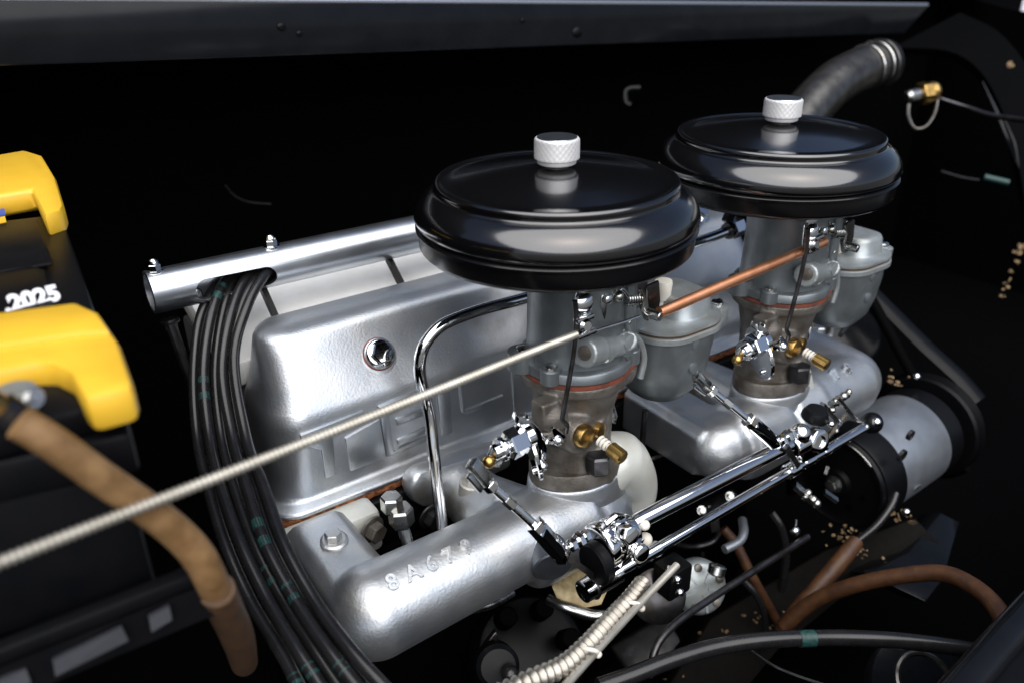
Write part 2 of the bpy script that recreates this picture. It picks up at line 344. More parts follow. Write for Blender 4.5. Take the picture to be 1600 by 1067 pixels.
# raised block letters on the front face
def raised(px_poly, d=.2, name='raised_letter_or_rib'):
    return M().prism(px_poly, (0, -d, 0)).build(name, SILVER, rc, bevel=.08)
M().prism([(-19.84,9.75,-17.2),(-13.89,9.75,-16.92),(-13.83,9.75,-17.54),(-16.97,9.75,-17.7),(-17.21,9.75,-22.32),(-18.19,9.75,-22.32),(-18.19,9.75,-19.34),(-19.74,9.75,-18.21)], (0, -.4, 0)).build('raised_letter_or_rib', SILVER, rc, bevel=.08)
M().prism([(-15.91,9.75,-19.03),(-12.51,9.75,-18.28),(-12.18,9.75,-22.5),(-15.8,9.75,-22.56)], (0, -.4, 0)).build('raised_letter_or_rib', SILVER, rc, bevel=.08)
l2 = M(); l2.prism([(-12.45,9.75,-17.03),(-8.1,9.75,-16.65),(-8,9.75,-17.29),(-11.62,9.75,-17.79),(-11.4,9.75,-22.02),(-7.41,9.75,-21.71),(-7.31,9.75,-22.33),(-12.18,9.75,-22.5)], (0, -.5, 0)); l2.prism([(-10.87,9.75,-18.88),(-7.91,9.75,-18.84),(-7.88,9.75,-19.48),(-10.8,9.75,-19.59)], (0, -.5, 0)); l2.prism([(-10.92,9.75,-21.08),(-7.9,9.75,-20.81),(-7.81,9.75,-21.41),(-10.84,9.75,-21.75)], (0, -.45, 0)); l2.build('raised_letter_or_rib', SILVER, rc, bevel=.08)
M().prism([(-6.45,9.75,-17.68),(-5.11,9.75,-17.58),(-5.02,9.75,-22.47),(-6.18,9.75,-22.54)], (0, -.4, 0)).build('raised_letter_or_rib', SILVER, rc, bevel=.08)
M().prism([(-3.56,9.75,-17.82),(-3.46,9.75,-20.56),(1.01,9.75,-20.37),(0.92,9.75,-20.93),(-3.27,9.75,-21.14),(-3.83,9.75,-20.72),(-3.97,9.75,-17.55)], (0, -.4, 0)).build('raised_letter_or_rib', SILVER, rc, bevel=.08)
M().prism([(2.07,9.75,-17.24),(2.38,9.75,-17.33),(2.7,9.75,-23.74),(2.37,9.75,-23.7)], (0, -.4, 0)).build('raised_letter_or_rib', SILVER, rc, bevel=.08)  # added upright rib standing in for an edge line, not a letter
M().nut_bolt((32.21,13.5,-8.99), (0, -.5, .8), .8, .9).build('cover_bolt', CHROME, rc, sharp=20)

# ------------------------------------------------------------------ ignition wire tube
tb = thing('wire_loom_tube', 'polished aluminium tube carrying the spark plug wires behind the rocker cover', 'tube', (-26.6, 22, -7))
ta = Vector((-27.02,22,-6.59)); te = ta + Vector((68, 0, -.35)); td = (te - ta).normalized()
body = M(); Lb = (te - ta).length
body.lathe(ta, td, [(1.72, 0), (1.9, .06), (1.9, Lb - .06), (1.72, Lb), (1.6, Lb - .06), (1.6, .06)], 56)
body.f = body.f[:-2]; n_ = 56
for k in range(n_): body.f.append((5 * n_ + k, 5 * n_ + (k + 1) % n_, (k + 1) % n_, k))
bo = body.build('tube_body', POLISH, tb)
s0 = Vector((-22.64,20.4,-6.8)); s1 = Vector((-17.27,20.4,-6.64)); s1.z = s0.z - .1
cu = M(); cd = Vector((0, -1, -.35)).normalized(); upv = Vector((1, 0, 0)).cross(cd)
cp = []
for k in range(13): a = R(90 + 180 * k / 12); cp.append(s0 + Vector((1, 0, 0)) * math.cos(a) * .95 + upv * math.sin(a) * .95)
for k in range(13): a = R(-90 + 180 * k / 12); cp.append(s1 + Vector((1, 0, 0)) * math.cos(a) * .95 + upv * math.sin(a) * .95)
cu.prism([q + cd * 4 for q in cp], cd * -5.2)
cu.v = [tuple(Vector(v) - Vector(ROOT[bo.name]) ) for v in cu.v]
cobj = cu.build('cutter', SILVER); cobj.location = tb.location
bpy.context.view_layer.update()
md = bo.modifiers.new('c', 'BOOLEAN'); md.object = cobj; md.operation = 'DIFFERENCE'; md.solver = 'EXACT'
dg = bpy.context.evaluated_depsgraph_get(); dg.update()
nm = bpy.data.meshes.new_from_object(bo.evaluated_get(dg)); bo.modifiers.clear(); bo.data = nm
mm = cobj.data; bpy.data.objects.remove(cobj); bpy.data.meshes.remove(mm); nm.set_sharp_from_angle(angle=R(35))
M().tube([ta + td * 17, ta + td * 40], 1.55, 16, 1).build('tube_liner', BAY, tb)
for q in ((-26.13,22,-4.46), (-15.86,22,-3.97)):
    q = Vector(q); q.z = ta.z + 1.75
    an = M().nut_bolt(q, (0, 0, 1), .55, .7); an.sph(q + Vector((0, 0, .75)), .45, 14); an.build('acorn_nut', CHROME, tb, sharp=22)
q = Vector((-25.81,22,-9.47)); M().nut_bolt(q, (0, 0, -1), .62, .9).tube([q, q + Vector((.1, -.3, -1.6)), q + Vector((.9, -1, -9))], .5, 12).build('support_stud', DKSTEEL, tb, sharp=22)
q = Vector((-23.56,21,-7.38)); M().sph(q, .75, 16, (1, .5, 1)).build('slot_grommet', STEEL, tb)
for (ax, ay, bx, by) in ((586, 410, 592, 462), (388, 462, 397, 512), (860, 350, 866, 396)):
    M().bar(ta + td * ((Vector((-32.25,22,16.88)).x * 0) + {586: 22.6, 388: 9.6, 860: 38}[ax]) + Vector((0, -.2, -1.4)), ta + td * ({586: 22.6, 388: 9.6, 860: 38}[ax]) + Vector((0, -3.3, -4.0)), .75, .5, (1, 0, 0)).build('standoff_leg', BLACKPAINT, tb)

# ------------------------------------------------------------------ spark plug wires
WD = [76, 73.2, 71, 69, 66, 62, 58, 55, 52, 50.5]
wires = [
 ([(405, 430), (345, 436), (315, 490), (303, 580), (308, 680), (325, 760), (352, 850), (392, 940), (440, 1020), (470, 1078)], 'outermost black spark plug wire, nearest the battery'),
 ([(410, 428), (356, 432), (330, 490), (318, 580), (327, 680), (345, 760), (377, 850), (420, 940), (468, 1020), (505, 1078)], 'black spark plug wire second from the battery side'),
 ([(415, 427), (368, 430), (346, 490), (335, 580), (346, 680), (366, 760), (398, 850), (445, 940), (495, 1020), (535, 1078)], 'black spark plug wire third from the battery side'),
 ([(420, 426), (386, 429), (360, 490), (347, 580), (363, 680), (385, 760), (415, 850), (463, 940), (517, 1020), (562, 1078)], 'black spark plug wire fourth from the battery side'),
 ([(424, 425), (402, 427), (377, 480), (358, 560), (374, 680), (399, 760), (430, 850), (480, 940), (537, 1020), (588, 1078)], 'black spark plug wire fifth from the battery side'),
 ([(428, 425), (416, 426), (386, 475), (366, 560), (384, 680), (412, 760), (444, 850), (493, 940), (552, 1020), (606, 1078)], 'innermost black spark plug wire, beside the rocker cover'),
]
WP = [
 [(-17.1,22.93,-7.6),(-20.35,22.87,-7.19),(-23.33,20.71,-9.05),(-25.6,17.41,-12.67),(-27.34,12.55,-15.98),(-28.38,6.99,-17.38),(-29.11,1.24,-18.75),(-29.21,-3.73,-20.34),(-28.97,-8.48,-21.17),(-28.97,-11.52,-21.71)],
 [(-16.94,22.42,-7.35),(-20.06,22.16,-6.9),(-22.82,19.23,-8.66),(-25.13,15.99,-12.21),(-26.71,11.06,-15.45),(-27.75,5.54,-16.79),(-28.35,-0.27,-18.1),(-28.39,-5.23,-19.63),(-28.22,-9.91,-20.41),(-27.93,-12.69,-21.31)],
 [(-16.51,22.84,-7.52),(-19.26,22.57,-7.1),(-21.81,19.63,-9.07),(-24.08,16.33,-12.69),(-25.71,11.39,-16),(-26.72,5.82,-17.4),(-27.37,0.01,-18.77),(-27.31,-5.07,-20.36),(-27.1,-9.81,-21.2),(-26.73,-12.68,-22.15)],
 [(-16.39,22.21,-7.29),(-18.56,21.33,-6.75),(-21.46,18.26,-8.68),(-23.85,15.08,-12.23),(-25.18,9.98,-15.47),(-26.16,4.42,-16.82),(-26.94,-1.27,-18.12),(-26.88,-6.31,-19.65),(-26.59,-11.06,-20.43),(-26.09,-14,-21.34)],
 [(-16,22.66,-7.46),(-17.59,21.48,-6.97),(-20.33,18.88,-8.59),(-22.74,16.51,-11.95),(-24.4,10.99,-16.29),(-25.29,5.3,-17.72),(-26.06,-0.44,-19.12),(-25.94,-5.58,-20.74),(-25.55,-10.46,-21.61),(-24.85,-13.58,-22.59)],
 [(-15.88,21.91,-7.19),(-17.17,20.53,-6.7),(-19.88,18.16,-8.14),(-22.61,15.33,-11.5),(-24.3,9.35,-15.49),(-25.09,3.66,-16.83),(-25.86,-2.03,-18.14),(-25.82,-7.06,-19.66),(-25.42,-11.89,-20.45),(-24.67,-15.01,-21.36)],
]
MARKS = [(1, 1.3, 1.7), (1, 3.1, 3.45), (3, 5.6, 6.05), (2, 6.4, 6.7), (1, 8.3, 8.62), (3, 8.25, 8.5), (4, 8.75, 8.95), (0, 8.6, 8.9), (3, 6.7, 7.0)]
for i, pts in enumerate(WP):
    o = M().tube(pts, .445, 14, 8).build('spark_plug_wire', RUBBER, origin=pts[4])
    tag(o, wires[i][1], 'wire', 'spark plug wires'); ROOT[o.name] = pts[4]
    sp = spline(pts, 20)
    for (wi, t0, t1) in MARKS:
        if wi == i:
            seg = [Vector(q) for q in sp[int(t0 * 20):int(t1 * 20) + 1]]
            mk = M()
            for half in (seg[:max(2, len(seg) // 2 - 1)], seg[len(seg) // 2 + 1:]):
                if len(half) > 1: mk.tube(half, .452, 12, 1)
            mk.build('printed_band', TEAL, o)
    for t0 in ((7.25 + .1 * i),):
        a, b = Vector(sp[int(t0 * 20)]), Vector(sp[int(t0 * 20) + 4]); cam0 = Vector((-38.7, -48.9, 20.2))
        n = (cam0 - a).normalized(); d_ = (b - a).normalized(); s_ = d_.cross(n)
        c_ = (a + b) / 2 + n * .39
        M().tube([c_ + d_ * .55 * math.cos(R(30 * k)) + s_ * .16 * math.sin(R(30 * k)) for k in range(13)], .05, 6, 1).build('moulded_ring', RUBBER, o)

# ------------------------------------------------------------------ intake manifolds
def union(name, m, parent, vox, smooth, *adds):
    u = M()
    for fn in adds: fn(u)
    return u.build(name, m, parent, remesh=vox, smooth=smooth)
mf = thing('intake_manifold', 'silver cast intake manifold with cast digits, rear one under the nearer carburettor', 'manifold', (-8, -3, -30))
LZ = -26.4
def rear_casting(u):
    u.tube([(-20.2, -3.6, LZ), (-2, -3.6, LZ + .25)], [3.72, 3.45], 32, 1)
    u.sph((-20.2, -3.6, LZ), 3.75, 32)
    u.prism([(-23.6, -4, LZ - 2.6), (-17.9, -4, LZ - 2.6), (-17.9, -4, LZ + 1.9), (-18.8, -4, LZ + 2.6), (-22.6, -4, LZ + 2.6), (-23.6, -4, LZ + 1.9)], (.3, 11.5, -.5))
    u.lathe((-6.4, -3.5, LZ - .4), (1, 0, 0), [(3.5, -.2), (4.0, .05), (4.25, .5), (4.3, 1.5), (4.2, 6.5)], 36)
    u.sph((.6, -3.2, -27.2), 5.2, 24, (1.0, .9, .74))
    u.tube([(-5.5, -1, -27), (-5.6, 4, -27.3), (-5.8, 8, -27.2)], [4.0, 3.0, 2.9], 24, 3)
union('casting', CAST, mf, .24, 7, rear_casting)
def pad(u, dx=0):
    r_ = []
    for z, e in ((-25.2, .2), (-22.6, .0), (-22.25, -.1)):
        r_.append([(.9 + dx + (4.7 + e) * math.cos(a) * (1 + .06 * math.cos(2 * a)), -2.4 + (3.7 + e) * math.sin(a), z) for a in (2 * math.pi * k / 48 for k in range(48))])
    u.ring_loft(r_)
pm = M(); pad(pm); pm.build('carburettor_pad', CAST, mf, bevel=.12)
union('pale_elbow', PALE, mf, .24, 6, lambda u: (u.tube([(1.5, -2.6, -25.5), (4.29,-3.4,-22.28), (6.51,-3.4,-24.76), (7.48,-3.6,-27.05), (7.17,-3.6,-29.57)], [2.6, 2.7, 2.4, 1.9, 1.6], 24, 4), u.sph((7.17,-3.6,-29.57), 1.6, 18)))
M().lathe((-6.35,-8.2,-26.05), (-.35, -.9, -.2), [(1.75, -3), (1.72, -.1), (1.6, 0), (.3, .02)], 36).build('core_plug', PLUG, mf)
# head flanges
fl = M(); fl.box((-19.3, 7.0, -27.0), (4.4, 0, 0), (0, 1.5, 0), (0, 0, 2.2)); fl.build('head_flange', PALE, mf, bevel=.6)
M().prism([(-11.68,6.2,-24.73),(-11.26,6.2,-23.63),(-10.24,6.2,-23.22),(-7.52,6.2,-23.49),(-0.23,6.2,-24.08),(-0.27,6.2,-26.79),(-7.37,6.2,-27.15),(-8.32,6.2,-27.7),(-10.37,6.2,-27.21),(-11.37,6.2,-26.02)], (0, 2, 0)).build('head_flange', CAST, mf, bevel=.5)
bb = Vector((-20.39,3.22,-23.9)); M().lathe(bb + Vector((0, 0, -1.2)), (0, -.1, 1), [(1.25, 0), (1.15, 1.25), (.95, 1.35)], 24).hex(bb + Vector((0, -.0, .1)), bb + Vector((0, -.03, .75)), .72).build('flange_bolt', CAST, mf, sharp=25)
bb = Vector((-6.65,3.54,-24.2)); M().lathe(bb + Vector((0, 0, -1.2)), (0, -.1, 1), [(1.3, 0), (1.2, 1.25), (1.0, 1.35)], 24).hex(bb + Vector((0, 0, .1)), bb + Vector((0, -.03, .7)), .7).build('flange_bolt', CASTDULL, mf, sharp=25)
tx = Vector((-15.36,-4.6,-23.07)); tz = Vector((0, -.42, .9))
for i, ch in enumerate('8A679'):
    xx = tx.x + (-3.9, -2.15, -.5, 1.1, 2.75)[i]; th = .42
    cc = Vector((xx, -3.6 - (3.66 - .013 * (xx + 20)) * math.sin(th), LZ + .013 * (xx + 20) + (3.66 - .013 * (xx + 20)) * math.cos(th)))
    text('cast_digit', ch, 1.8, .22, CAST, mf, cc, (1, 0, -.02), (0, -math.sin(th), math.cos(th)), .02)
# fasteners in the gap of the rear runner
gapd = thing('exhaust_stud_nut', 'bright hex fitting standing in the gap between the rear manifold runners', 'nut', (-14.71,2.5,-25.37))
q = Vector((-14.52,2.5,-23.81)); M().hex(q + Vector((.1, 0, -.85)), q + Vector((0, 0, .95)), 1.1).build('hex_body', STEEL, gapd, sharp=20)
M().cyl(q + Vector((.1, 0, -.8)), Vector((-14.41,1.4,-27.44)), .55).build('stem', CHROME, gapd)
q2 = Vector((-14.92,3.2,-22.1)); M().hex(q2 + Vector((0, 0, -1.3)), q2 + Vector((0, 0, .2)), .95).build('upper_nut', STEEL, gapd, sharp=20)
q = Vector((-16.18,5.2,-26.16)); tag(M().nut_bolt(q, (.25, -.9, -.1), .95, 1.1).build('clamp_nut', IRON, sharp=20, origin=q), 'brown hex nut on the end face of the rear manifold flange', 'nut')
q = Vector((-10.28,5.2,-27.43)); tag(M().nut_bolt(q, (.1, -.9, -.1), .95, 1.1).build('clamp_nut', DKSTEEL, sharp=20, origin=q), 'dark hex nut under the clamp washer left of the chrome pipe', 'nut')

DX = 26.73
mg = thing('intake_manifold', 'silver cast intake manifold under the farther carburettor, ending beside the generator', 'manifold', (26, -3, -30))
def front_casting(u):
    u.tube([(DX + 2, -3.6, LZ), (41.5, -3.4, LZ - .1)], [4.0, 3.6], 28, 1)
    u.sph((41.4, -3.2, LZ), 3.55, 24)
    u.tube([(41.3, -3.2, LZ + .1), (41, 2, LZ + .9), (40, 8, LZ + 1.6)], [3.55, 3.3, 3.1], 24, 3)
    u.sph((DX + .6, -3.2, -27.2), 5.2, 24, (1.0, .9, .74))
    u.tube([(DX - 1, -3.5, -26.8), (18.6, -3.5, -26.6)], [3.6, 3.3], 28, 1); u.sph((18.6, -3.4, -26.6), 3.28, 24); u.prism([(15.6, -3.4, -29.2), (21.4, -3.4, -29.2), (21.4, -3.4, -24.6), (20.6, -3.4, -23.8), (16.4, -3.4, -23.8), (15.6, -3.4, -24.6)], (0, 11, .3))
    u.tube([(DX, -1, -27), (DX + .5, 7.5, -26.8)], [4.0, 3.0], 24, 1)
    u.lathe((DX - 6.2, -3.6, LZ - .4), (1, 0, 0), [(3.6, -.2), (4.0, .05), (4.25, .5), (4.3, 1.5), (4.2, 6.0)], 36)
    u.lathe((DX + 5.6, -3.5, LZ - .2), (-1, 0, 0), [(3.8, -.2), (4.15, .05), (4.25, .5), (4.2, 5.0)], 36)
union('casting', CAST, mg, .26, 7, front_casting)
pm = M(); pad(pm, DX); pm.build('carburettor_pad', CAST, mg, bevel=.12)
fl = M(); fl.box((40.4, 7.6, -24.8), (4.2, 0, 0), (0, .9, 0), (0, 0, 2.5)); fl.build('head_flange', CAST, mg, bevel=.5)
for px_ in ((40.41,3,-21.39), (43.23,3,-22.35)): M().nut_bolt(Vector(px_) + Vector((0, 0, -1.2)), (0, -.1, 1), .75, 1.3).build('flange_bolt', STEEL, mg, sharp=20)
M().tube([(48.79,6,-22.33),(50.45,6,-24.59),(50.82,6,-26.54),(50.18,6,-27.76)], .55, 10).build('lifting_hook', CAST, mg)
for i, ch in enumerate('79'):
    xx = DX + (8.6, 10.8)[i]; th = .42
    text('cast_digit', ch, 1.8, .22, CAST, mg, (xx, -3.5 - 3.9 * math.sin(th), LZ - .03 + 3.9 * math.cos(th)), (1, 0, 0), (0, -math.sin(th), math.cos(th)), .02)
# pale heat-shield webs next to each carburettor flange
q = Vector((29.36,-6,-25.61))
tag(M().prism([(27.95,-5.5,-18.47),(29.82,-5.5,-20.18),(31.81,-5.5,-24.32),(31.71,-5.5,-27.11),(29.57,-5.5,-27.38),(28.14,-5.5,-25.8),(28.76,-5.5,-22.88)], (1.0, 1.6, 0)).build('heat_web', PALE, bevel=.4, origin=q), 'pale cream web between the farther carburettor flange and its manifold tube', 'bracket')

# ------------------------------------------------------------------ carburettors
def make_carb():
    A = Vector((.65, -2, 0)); base = (.65, -2, -22)
    t = thing('carburettor', 'grey carburettor under the nearer air cleaner, clamped to the steel cable', 'carburettor', base, 'carburettors')
    P = lambda m_, n_, *a, **k: m_.build(n_, *a, **k)
    # upper barrel
    b = M().lathe(A, (0, 0, 1), [(4.15, -10.7), (4.1, -9.5), (4.02, -6), (4.0, -1.2)], 56)
    P(b, 'air_horn', ZINC, t)
    f = M(); f.lathe(A, (0, 0, 1), [(4.62, -11.55), (4.75, -11.45), (4.75, -10.75), (4.6, -10.6), (4.1, -10.45)], 56)
    ear = Vector((3.6,-4.4,-13.23)); ez = -11.5
    e = M(); 
    f.lathe((ear.x, ear.y, 0), (0, 0, 1), [(1.35, -11.5), (1.4, -11.4), (1.4, -9.5), (1.3, -9.4)], 28)
    f.prism([(A.x + 2, A.y - 4.2, -11.5), (ear.x, ear.y - 1.35, -11.5), (ear.x + 1.2, ear.y + .5, -11.5), (A.x + 4.2, A.y + 1, -11.5)], (0, 0, 1.0))
    f.lathe((A.x - 4.4, A.y + 1.4, 0), (0, 0, 1), [(1.3, -11.5), (1.3, -10)], 24)
    P(f, 'body_flange', ZINC, t, sharp=50)
    M().lathe((ear.x, ear.y, -9.42), (0, 0, 1), [(.62, 0), (.58, .3), (.4, .42)], 20).build('cover_screw', CHROME, t)
    M().lathe((A.x - 4.4, A.y + 1.4, -10), (0, 0, 1), [(.62, 0), (.58, .3), (.4, .42)], 20).build('cover_screw', CHROME, t)
    gs = M(); gs.lathe(A, (0, 0, 1), [(4.78, -11.9), (4.8, -11.56)], 48); gs.lathe((ear.x, ear.y, 0), (0, 0, 1), [(1.42, -11.86), (1.42, -11.52)], 24)
    P(gs, 'body_gasket', REDGASK, t)
    # throttle body (brown cast iron)
    def tb_(u):
        u.lathe(A, (0, 0, 1), [(4.7, -12.9), (4.75, -11.92)], 40); u.lathe(A, (0, 0, 1), [(3.6, -21), (3.3, -19.5), (3.4, -16), (4.0, -13.2), (4.5, -12.4)], 40)
        u.lathe((ear.x, ear.y, 0), (0, 0, 1), [(1.1, -13.4), (1.4, -12.6), (1.4, -11.92)], 24)
        u.prism([(A.x + 1, A.y - 4.2, -13), (ear.x, ear.y - 1.2, -12.7), (ear.x + 1.2, ear.y + .5, -12.7), (A.x + 4.2, A.y + 1, -13)], (0, 0, .9))
        u.lathe(Vector((-1.37,-5.6,-16.49)), (.12, -1, 0), [(2.0, -3), (1.75, -.3), (1.5, .3)], 24)
        u.lathe(Vector((0.94,-5.2,-16.81)), (.4, -1, 0), [(1.2, -3), (1.0, .4)], 20)
        u.cyl(Vector((1.62,-4.5,-23.26)), Vector((1.05,-4.5,-18.64)), 1.5, 20)
        u.sph(Vector((-3.75,-4.5,-14.32)), 1.4, 16)
        u.box(Vector((-4.33,-4.4,-13.68)), (.9, 0, 0), (0, .8, 0), (0, 0, 1.1))
    union('throttle_body', IRON, t, .17, 4, tb_)
    bf = M(); rr = []
    for z, e_ in ((-22.22, 0), (-22.1, .1), (-20.9, .1), (-20.7, 0)):
        rr.append([(.9 + (4.5 + e_) * math.cos(a) * (1 + .05 * math.cos(2 * a)), -2.4 + (3.5 + e_) * math.sin(a), z) for a in (2 * math.pi * k / 48 for k in range(48))])
    bf.ring_loft(rr); P(bf, 'base_flange', IRON, t)
    q = Vector((0.18,-6.1,-20.37)); M().hex(q, q + Vector((0, .1, 1.7)), 1.15).build('base_nut', DKSTEEL, t, sharp=20)
    q = Vector((-1.71,-6.4,-16.07)); M().lathe(q, (.1, -1, .05), [(1.0, -.5), (1.0, .0), (.85, .25), (.3, .38)], 24).build('brass_plug', BRASS, t)
    q = Vector((0.39,-5.9,-16.57)); M().lathe(q, (.35, -1, .05), [(.75, -.5), (.7, .1), (.3, .22)], 20).build('brass_plug', BRASS, t)
    # mixture screw pointing out of the throttle body
    s0 = Vector((-0.45,-6.8,-16.72)); s1 = Vector((-0.21,-7.8,-17.03)); s2 = Vector((-0.06,-9.2,-17.32))
    ms = M().lathe(s1, s2 - s1, [(.45, -.1), (.58, 0), (.60, (s2 - s1).length - .1), (.48, (s2 - s1).length)], 24, jit=lambda j, k: .05 if k % 2 and j in (1, 2) else 0).build('mixture_screw', BRASS, t, sharp=25)
    sp = M()
    for k in range(4): c_ = s0.lerp(s1, k / 3.2); sp.torus(c_, s2 - s1, .38, .12, 16, 6)
    sp.cyl(s0, s1, .25, 10).build('screw_spring', NYLON, ms)
    # cast passages on the barrel
    def pas(u):
        u.cyl((-1.02,-6.4,-8.46), (3.04,-5.3,-9.43), .95, 20, 0); u.cyl((-2.62,-6.9,-7.99), (-0.61,-6.3,-8.51), 1.15, 22, 0)
        u.cyl(Vector((1.01,-5.3,-10.22)), Vector((1.44,-5,-13.47)), .85, 18, 0); u.sph(Vector((0.26,-6.1,-9.25)), .8, 14)
        u.prism([(0.42,-5.4,-6.88),(2.8,-5.4,-7.09),(3.6,-5.4,-8.63),(3.87,-5.4,-9.4),(1.17,-5.4,-8.5)], (.5, 2.6, 0)); u.cyl((2.5,-6.3,-8.7), (4.7,-4,-9.96), .8, 18, 0)
    union('cast_passage', ZINCP, t, .14, 3, pas)
    M().box((6.2, -1.0, -11), (2.2, 0, 0), (0, 1.5, 0), (0, 0, 2.6)).build('bowl_neck', ZINC, t, bevel=.4)
    q = Vector((-2.58,-7,-7.91)); M().lathe(q, Vector((-2.62,-6.9,-7.99)) - Vector((-0.61,-6.3,-8.51)), [(.62, -.3), (.58, .1), (.2, .16)], 20).build('brass_plug', IRON, t)
    q = Vector((2.45,-6.35,-8.67)); M().lathe(q, (.1, -1, .05), [(.62, -.2), (.6, .25), (.3, .32)], 20).build('passage_screw', ZINCP, t)
    q = Vector((-0.12,-6.6,-9.1)); M().lathe(q, (.05, -1, .0), [(.5, -.3), (.48, .2), (.25, .26)], 18).build('passage_screw', NYLON, t)
    # small fasteners and lugs of the body casting
    for a in (205, 318):
        q = A + Vector((4.55 * math.cos(R(a)), 4.55 * math.sin(R(a)), -11.5))
        M().lathe(q, (0, 0, 1), [(.85, 0), (.85, 1.15), (.75, 1.25)], 20).build('flange_lug', ZINC, t)
        M().lathe(q + Vector((0, 0, 1.25)), (0, 0, 1), [(.5, 0), (.48, .22), (.3, .32)], 16).build('cover_screw', STEEL, t)
    M().tube([(A.x + 2.6, A.y - 3.4, -2.4), (A.x + 2.75, A.y - 3.45, -9.9)], .55, 14, 1).build('casting_rib', ZINC, t)
    M().hex((9.2, 2.6, -9.6), (9.2, 5.0, -9.6), .95).build('fuel_inlet', BRASS, t, sharp=20)
    # float bowl
    bx0, bx1, by0, by1 = 7.7, 16.4, -5.2, 3.2
    M().pan([(bx0 + 2.6, bx1 - 3.2, by0 + 2.4, by1 - 2.4, 1.6, -18.9), (bx0 + 1.5, bx1 - 1.9, by0 + 1.4, by1 - 1.4, 2.4, -18.4), (bx0 + .6, bx1 - .9, by0 + .6, by1 - .6, 3.0, -17.2), (bx0 + .2, bx1 - .3, by0 + .2, by1 - .2, 3.3, -15.4),
            (bx0, bx1, by0, by1, 3.4, -13), (bx0, bx1, by0, by1, 3.4, -11.6)], 9).build('float_bowl', ZINC, t, sharp=60)
    rim = M().pan([(bx0 - .1, bx1 + .1, by0 - .1, by1 + .1, 3.3, -11.75), (bx0 - .4, bx1 + .4, by0 - .4, by1 + .4, 3.4, -11.55), (bx0 - .4, bx1 + .4, by0 - .4, by1 + .4, 3.4, -11.1), (bx0 - .2, bx1 + .2, by0 - .2, by1 + .2, 3.3, -10.95)], 9)
    er = Vector((17.32,-2.6,-12.76)); rim.lathe((er.x, er.y, -12.3), (0, 0, 1), [(1.0, 0), (1.1, .2), (1.1, 1.5), (.9, 1.6)], 24); rim.box((er.x - 1.0, er.y, -11.4), (1.3, 0, 0), (0, .8, 0), (0, 0, .35))
    rim.build('bowl_rim', ZINCP, t, sharp=50)
    M().pan([(bx0 - .25, bx1 + .25, by0 - .25, by1 + .25, 3.3, -10.96), (bx0 - .25, bx1 + .25, by0 - .25, by1 + .25, 3.3, -10.72)], 9).build('bowl_gasket', BROWNSLEEVE, t)
    lid = M().pan([(bx0 - .3, bx1 + .3, by0 - .3, by1 + .3, 3.3, -10.73), (bx0 - .3, bx1 + .3, by0 - .3, by1 + .3, 3.3, -10.5), (bx0 + 2.9, bx1 - .6, by0 + .8, by1 - 1.3, 1.9, -10.42), (bx0 + 3.05, bx1 - .75, by0 + .95, by1 - 1.45, 1.8, -10.25), (bx0 + 3.15, bx1 - .85, by0 + 1.05, by1 - 1.55, 1.7, -8.9), (bx0 + 3.35, bx1 - 1.05, by0 + 1.25, by1 - 1.75, 1.5, -8.55), (bx0 + 3.8, bx1 - 1.5, by0 + 1.7, by1 - 2.2, 1.1, -8.4)], 9).build('bowl_cover', ZINCP, t, sharp=60)
    M().lathe((er.x, er.y, -10.7), (0, 0, 1), [(.62, 0), (.6, .35), (.4, .48)], 18).build('cover_screw', CHROME, t)
    q = Vector((11.1,-1.5,-7.96)); M().lathe(q + Vector((0, 0, -.9)), (0, 0, 1), [(.5, -2.2), (.5, -.05), (.66, 0), (.74, .5), (.82, 1.5), (.76, 1.75), (.3, 1.8)], 24).build('vent_cap', NYLON, t)
    # choke plates and levers
    M().prism([(5.42,-5.2,-5.09),(6.7,-5.2,-4.95),(7.02,-5.2,-6.74),(6.79,-5.2,-8.19),(5.98,-5.2,-8.21)], (.2, .35, 0)).build('choke_bracket', DKSTEEL, t, bevel=.06)
    q = Vector((5.23,-6.1,-7.16)); M().cyl(q + Vector((0, .6, 0)), q + Vector((.3, -.7, -.1)), .42, 14).build('bracket_screw', STEEL, t)
    M().prism([(-2.82,-6.4,-2.6),(-0.35,-6.4,-2.33),(0.11,-6.4,-2.7),(-2.36,-6.4,-3.48),(-2.54,-6.4,-5.42),(-3.04,-6.4,-5.28),(-3.16,-6.4,-3.43)], (.1, .22, 0)).build('choke_lever', CHROME, t, bevel=.05)
    q = Vector((-2.77,-6.9,-3.77)); M().lathe(q, (-.1, -1, .2), [(.75, 0), (.75, .25), (.5, .45), (.1, .5)], 20).build('lever_pivot', CHROME, t)
    lk = M()
    lk.tube([(0.96,-5.8,-4.96),(1.6,-5.8,-4.59),(2.05,-5.8,-4.27),(2.93,-5.8,-5.37),(3.45,-5.8,-6.84),(2.94,-5.8,-7.43)], .16, 8, 4); lk.bar((1,-5.9,-3.76), (1.72,-5.9,-4.69), .4, .15); lk.prism([(2.88,-5.7,-4.24),(3.49,-5.7,-4.28),(3.58,-5.7,-7.36),(2.99,-5.7,-7.88),(3.15,-5.7,-6.12)], (.1, .15, 0))
    lk.sph(Vector((1.4,-6.1,-4.6)), .5, 12); lk.bar((3.71,-5.5,-4.67), (5.23,-5.5,-7.89), .5, .14)
    lk.build('choke_linkage', STEEL, t, bevel=.03)
    sg = M()
    for k in range(6): sg.torus(Vector((2.71,-5.6,-5.38)) + Vector((.26 * k, 0, -.05 * k)), (1, .1, -.2), .45, .09, 14, 6)
    sg.build('choke_spring', STEEL, t)
